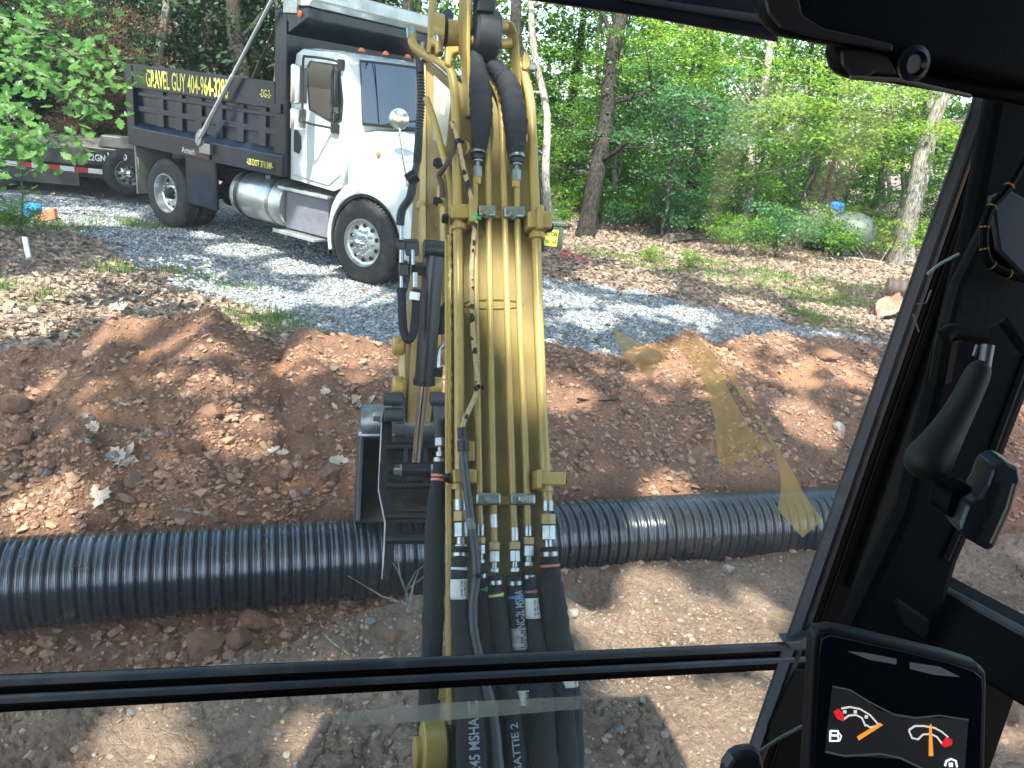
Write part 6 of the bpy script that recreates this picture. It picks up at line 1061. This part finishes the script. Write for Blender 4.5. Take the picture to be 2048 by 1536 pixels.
# side of the cab right of the pillar: rear part of the pillar, side window frame, sill bar
mb = M(); mb.prism([at(x, y, .70) for x, y in ((1960, 180), (2200, 180), (2200, 330), (2048, 718), (1960, 945), (1890, 1100), (1866, 1180), (1810, 1300), (1700, 1330), (1660, 1250), (1780, 1000), (1900, 500))], -XF*.02); mb.build('corner_pillar', cab_black, exc, .008)
M().tube([at(2056, 712, .68), at(1968, 950, .68), at(1892, 1120, .68)], .003, 8).build('window_rubber', cab_grey, exc, smooth=True)
mb = M(); mb.prism([at(x, y, d) for x, y, d in ((1868, 1168, .72), (2200, 1345, .60), (2200, 1500, .60), (2040, 1415, .64), (1790, 1260, .72), (1800, 1160, .72))], XF*.04+XT*.02); mb.build('side_sill', cab_grey, exc, .006)
mb = M(); mb.prism([at(x, y, d) for x, y, d in ((1868, 1166, .715), (2200, 1342, .595), (2200, 1362, .595), (1870, 1180, .715))], XF*.02); mb.build('sill_seal', seal, exc, .002)
mb = M(); mb.prism([at(x, y, d) for x, y, d in ((1786, 1206, .68), (1796, 1195, .68), (1862, 1240, .68), (1862, 1268, .68), (1845, 1284, .68), (1800, 1250, .68))], XF*.03); mb.build('bracket', cab_grey, exc, .004)
# upper right cover with coiled cable
mb = M(); mb.prism([at(x, y, .60) for x, y in ((1895, 560), (1960, 430), (2000, 400), (2200, 380), (2200, 740), (2030, 706), (1985, 640), (1880, 690), (1858, 700))], -XF*.012); mb.build('side_cover', cab_grey, exc, .01)
mb = M(); mb.prism([at(x, y, .585) for x, y in ((1970, 392), (2010, 378), (2048, 400), (2200, 400), (2200, 560), (2030, 545), (1985, 500))], -XF*.006); mb.build('strap_pad', mat('strap_pad', (.025, .03, .036), .5), exc, .006)
Q = smoothline([at(x, y, .575) for x, y in ((2060, 300), (2020, 370), (1980, 420), (1968, 470), (1975, 520), (2010, 545), (2060, 560))], 6); cb1 = M().tube(Q, .0035, 8).build('cable', cab_black, exc, smooth=True)
for i in range(6, len(Q)-4, 5): M().tube([Q[i], Q[i]+(Q[i+1]-Q[i])*.35], .0038, 6).build('fleck', mat('ochre_fleck', (.3, .18, .03), .6) if i == 6 else bpy.data.materials['ochre_fleck'], cb1)
M().tube(smoothline([at(1855, 548, .60), at(1880, 528, .60), at(1918, 508, .60)], 4), .0012, 8).build('white_wire', mat('white_wire', (.35, .38, .38), .5), exc, smooth=True)
M().tube([at(1834, 608, .60), at(1852, 606, .60), at(1862, 580, .6)], .0007, 6).tube([at(1826, 628, .60), at(1838, 664, .60)], .0007, 6).build('thin_wire', mat('grey_wire', (.12, .13, .13), .5), exc)
# grab lever hanging from its bracket
mb = M(); Q = smoothline([at(1888, 672, .56), at(1905, 662, .56), at(1940, 668, .56), at(1972, 672, .56)], 4); mb.tube(Q, .006, 10).tube([at(1895, 675, .565), at(1880, 760, .58)], .008, 8); mb.build('lever_bracket', cab_grey, exc, smooth=True)
lev = [(1968, 722, 14), (1962, 733, 40), (1953, 752, 50), (1930, 800, 56), (1905, 845, 64), (1880, 885, 78), (1862, 912, 90), (1850, 932, 88), (1842, 948, 64), (1838, 956, 20)]
Q = smoothline([np.array([*at(x, y, .52), w_*.5*.52/F_]) for x, y, w_ in lev], 4); mb = M(); mb.tube([q[:3] for q in Q], [q[3]*.95 for q in Q], 20); lv = mb.build('grab_lever', mat('grip_grey', (.013, .017, .015), .6, spec=.3), exc, smooth=True)
M().tube([at(1976, 690, .52), at(1968, 735, .52)], .0042, 10).tube([at(1955, 690, .525), at(1948, 712, .525)], .0015, 6).build('lever_rod', mat('dull_rod', (.12, .12, .12), .4, .6), lv, smooth=True)
# window latch
lm = mat('latch_black', (.018, .022, .03), .3)
mb = M(); mb.prism([at(x, y, .50) for x, y in ((1988, 938), (2012, 924), (2040, 936), (2044, 962), (2022, 1030), (1990, 1098), (1976, 1104), (1932, 1078), (1920, 1060), (1938, 1010), (1960, 1000), (1976, 972))], XF*.022+XT*.006); lt = mb.build('window_latch', lm, exc, .004, seg=3)
mb = M(); mb.prism([at(x, y, .51) for x, y in ((1905, 985), (1945, 978), (1975, 984), (1955, 1008), (1930, 1045), (1905, 1040), (1894, 1025))], XF*.02); mb.build('latch_arm', cab_black, lt, .004)
for x, y, r in ((1996, 962, 7), (1988, 1004, 3), (1968, 1050, 3)): m = M(); m.lathe(at(x, y, .499), -XF, [(0, r*.5/F_), (.001, r*.5/F_)], 14); m.build('latch_hole', blackp, lt)
M().tube([at(2030, 968, .495), at(2016, 1018, .495), at(1984, 1088, .495)], .0018, 8).build('latch_edge', mat('brown_edge', (.12, .095, .06), .35), lt, smooth=True)
# monitor
MD = .56; mo = M(); mpix = [(1626, 1300), (1630, 1272), (1642, 1262), (1668, 1258), (1702, 1264), (1800, 1288), (1900, 1312), (1958, 1330), (1974, 1344), (1976, 1370), (1966, 1800), (1600, 1800)]
mo.prism([at(x, y, MD) for x, y in mpix], XF*.011); mon = mo.build('monitor', mat('monitor_bezel', (.012, .011, .0105), .5, spec=.3), exc, .003, seg=4)
scrm = bpy.data.materials.new('screen_glass'); scrm.use_nodes = True; g_ = scrm.node_tree.nodes['Principled BSDF']; g_.inputs['Base Color'].default_value = (.006, .008, .014, 1); g_.inputs['Roughness'].default_value = .12; g_.inputs['Specular IOR Level'].default_value = .4
mo = M(); mo.prism([at(x, y, MD-.002) for x, y in ((1640, 1305), (1644, 1280), (1664, 1272), (1800, 1302), (1900, 1327), (1950, 1344), (1964, 1356), (1966, 1380), (1955, 1800), (1614, 1800))], XF*.002); scn = mo.build('screen', scrm, mon, .0005)
def emis(n_, c, s): m = bpy.data.materials.new(n_); m.use_nodes = True; b = m.node_tree.nodes['Principled BSDF']; b.inputs['Base Color'].default_value = (*c, 1); b.inputs['Emission Color'].default_value = (*c, 1); b.inputs['Emission Strength'].default_value = s; return m
ew = emis('lit_white', (.5, .48, .45), .22); er = emis('lit_red', (.5, .015, .02), .22); eo = emis('lit_orange', (.6, .22, .025), .26); eg = emis('lit_dim', (.08, .09, .10), .07); ebg = emis('lit_black', (.02, .021, .023), .06); eic = emis('lit_icon', (.6, .68, .72), .28)
def S_(x, y, k=1): return at(x, y, MD-.0028-.0006*k)
def shape(pix, m_, k=1, nm='display_mark'): return M().prism([S_(x, y, k) for x, y in pix], -XF*-.0003).build(nm, m_, scn)
def line_(pix, w_, m_, k=1, nm='display_line', closed=False):
    Q = [S_(x, y, k) for x, y in pix]; Q = Q+[Q[0]] if closed else Q; return M().tube(Q, w_*MD/F_/2, 6).build(nm, m_, scn, smooth=True)
shape([(1665, 1372), (1690, 1376), (1720, 1392), (1760, 1422), (1830, 1434), (1937, 1438), (1930, 1536), (1900, 1560), (1800, 1518), (1700, 1512), (1650, 1504)], ebg, 0, 'display_field')
shape([(1696, 1303), (1730, 1306), (1793, 1318), (1793, 1329), (1740, 1320)], eg); shape([(1820, 1325), (1880, 1334), (1920, 1354), (1870, 1350), (1820, 1338)], eg)
line_([(1665, 1373), (1700, 1380), (1740, 1405), (1790, 1430), (1830, 1436), (1880, 1431), (1937, 1440)], 3, eg); line_([(1652, 1504), (1690, 1512), (1760, 1508), (1800, 1516), (1850, 1540)], 4, eg)
def gauge(o_, i_, red, needle, icon):
    line_(o_, 3.6, ew, 1, closed=False); line_(i_, 3.6, ew, 1); shape(red, er, 1.5); shape(needle, eo, 2, 'gauge_needle')
gauge([(1683, 1417), (1700, 1414), (1720, 1418), (1740, 1430), (1756, 1448), (1750, 1453), (1740, 1455), (1733, 1450)], [(1688, 1438), (1698, 1431), (1712, 1430), (1724, 1436), (1731, 1452)], [(1667, 1424), (1678, 1418), (1684, 1424), (1690, 1437), (1687, 1443), (1675, 1438)], [(1714, 1474), (1760, 1446), (1766, 1450), (1718, 1481)], 0)
gauge([(1818, 1460), (1830, 1452), (1848, 1452), (1870, 1456), (1884, 1464), (1896, 1474)], [(1818, 1462), (1824, 1476), (1836, 1479), (1846, 1469), (1862, 1468), (1874, 1474), (1883, 1486)], [(1893, 1474), (1905, 1480), (1904, 1490), (1890, 1495), (1882, 1490)], [(1859, 1452), (1863, 1448), (1867, 1512), (1858, 1512)], 0)
for x, y in ((1690, 1424), (1711, 1424), (1733, 1434)): shape([(x-3, y-3), (x+3, y-3), (x+3, y+3), (x-3, y+3)], ew, 2)
line_([(1661, 1462), (1676, 1462), (1677, 1482), (1660, 1482), (1661, 1462)], 4, eic); line_([(1664, 1471), (1674, 1471)], 4, eic); line_([(1678, 1466), (1683, 1472), (1679, 1482)], 2.5, eic)
line_([(1890, 1532), (1893, 1522), (1902, 1518), (1912, 1522), (1914, 1534)], 4, eic); shape([(1898, 1526), (1906, 1526), (1906, 1534), (1898, 1534)], eic)
# joystick boot at the bottom
mb = M(); mb.prism([at(x, y, .60) for x, y in ((1428, 1560), (1438, 1512), (1452, 1492), (1468, 1483), (1500, 1479), (1510, 1490), (1522, 1540), (1524, 1600), (1426, 1600))], -XF*.012); js = mb.build('control_lever_top', mat('lever_grey', (.02, .026, .032), .4), exc, .005, seg=4)
M().tube([at(1508, 1510, .62), at(1560, 1476, .62), at(1612, 1448, .62)], .0014, 8).build('release_rod', mat('rod_grey', (.12, .14, .12), .5), exc, smooth=True)
# little inscription on the right window
wt = M().add([at(x, y, .66) for x, y in ((2030, 1128), (2060, 1148), (2060, 1170), (2030, 1150))], [(0, 1, 2, 3)])
c0 = at(2032, 1142, .66)-EO; ux_ = at(2048, 1162, .66)-at(2032, 1142, .66); L_0 = np.linalg.norm(ux_); ux_ /= L_0; uy_ = at(2032, 1132, .66)-at(2032, 1142, .66); uy_ /= np.linalg.norm(uy_)
text('window_print', '12 V', c0, ux_, uy_, L_0*2.2, .0065, blackp, exc, .03)
# body of the cab round the viewer: roof, back wall, left door, floor, seat block (seen only from other positions and in reflections)
def cabbox(t0, t1, f0, f1, z0, z1, nm, m_=cab_black, bv=.01):
    P_ = [CAM*np.array([1, 1, 0])+XT*t+XF*f+np.array([0, 0, z0]) for t, f in ((t0, f0), (t1, f0), (t1, f1), (t0, f1))]; return M().prism(P_, (0, 0, z1-z0)).build(nm, m_, exc, bv)
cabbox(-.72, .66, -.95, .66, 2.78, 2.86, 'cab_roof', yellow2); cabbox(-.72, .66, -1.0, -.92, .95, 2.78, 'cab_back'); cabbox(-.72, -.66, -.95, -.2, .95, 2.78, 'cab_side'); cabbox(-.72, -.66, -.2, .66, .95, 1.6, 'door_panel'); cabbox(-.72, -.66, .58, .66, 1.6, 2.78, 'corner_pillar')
cabbox(.60, .66, -.95, .1, .95, 2.78, 'cab_side'); cabbox(-.72, .66, -.95, .60, .88, .95, 'floor')
m = M(); 
cabbox(-1.0, 1.0, -2.6, -.98, .7, 2.0, 'engine_cover', yellow2, .08); cabbox(-1.0, 1.0, -2.4, .3, .55, .86, 'upper_frame', chass); cabbox(-.28, .28, -.75, -.2, .95, 1.4, 'seat', cab_grey, .05)
for t in (-.95, .65): cabbox(t, t+.35, -1.6, .85, 0, .5, 'track', rubber, .12)
cabbox(-.6, .6, -1.0, .3, .2, .55, 'undercarriage', chass)
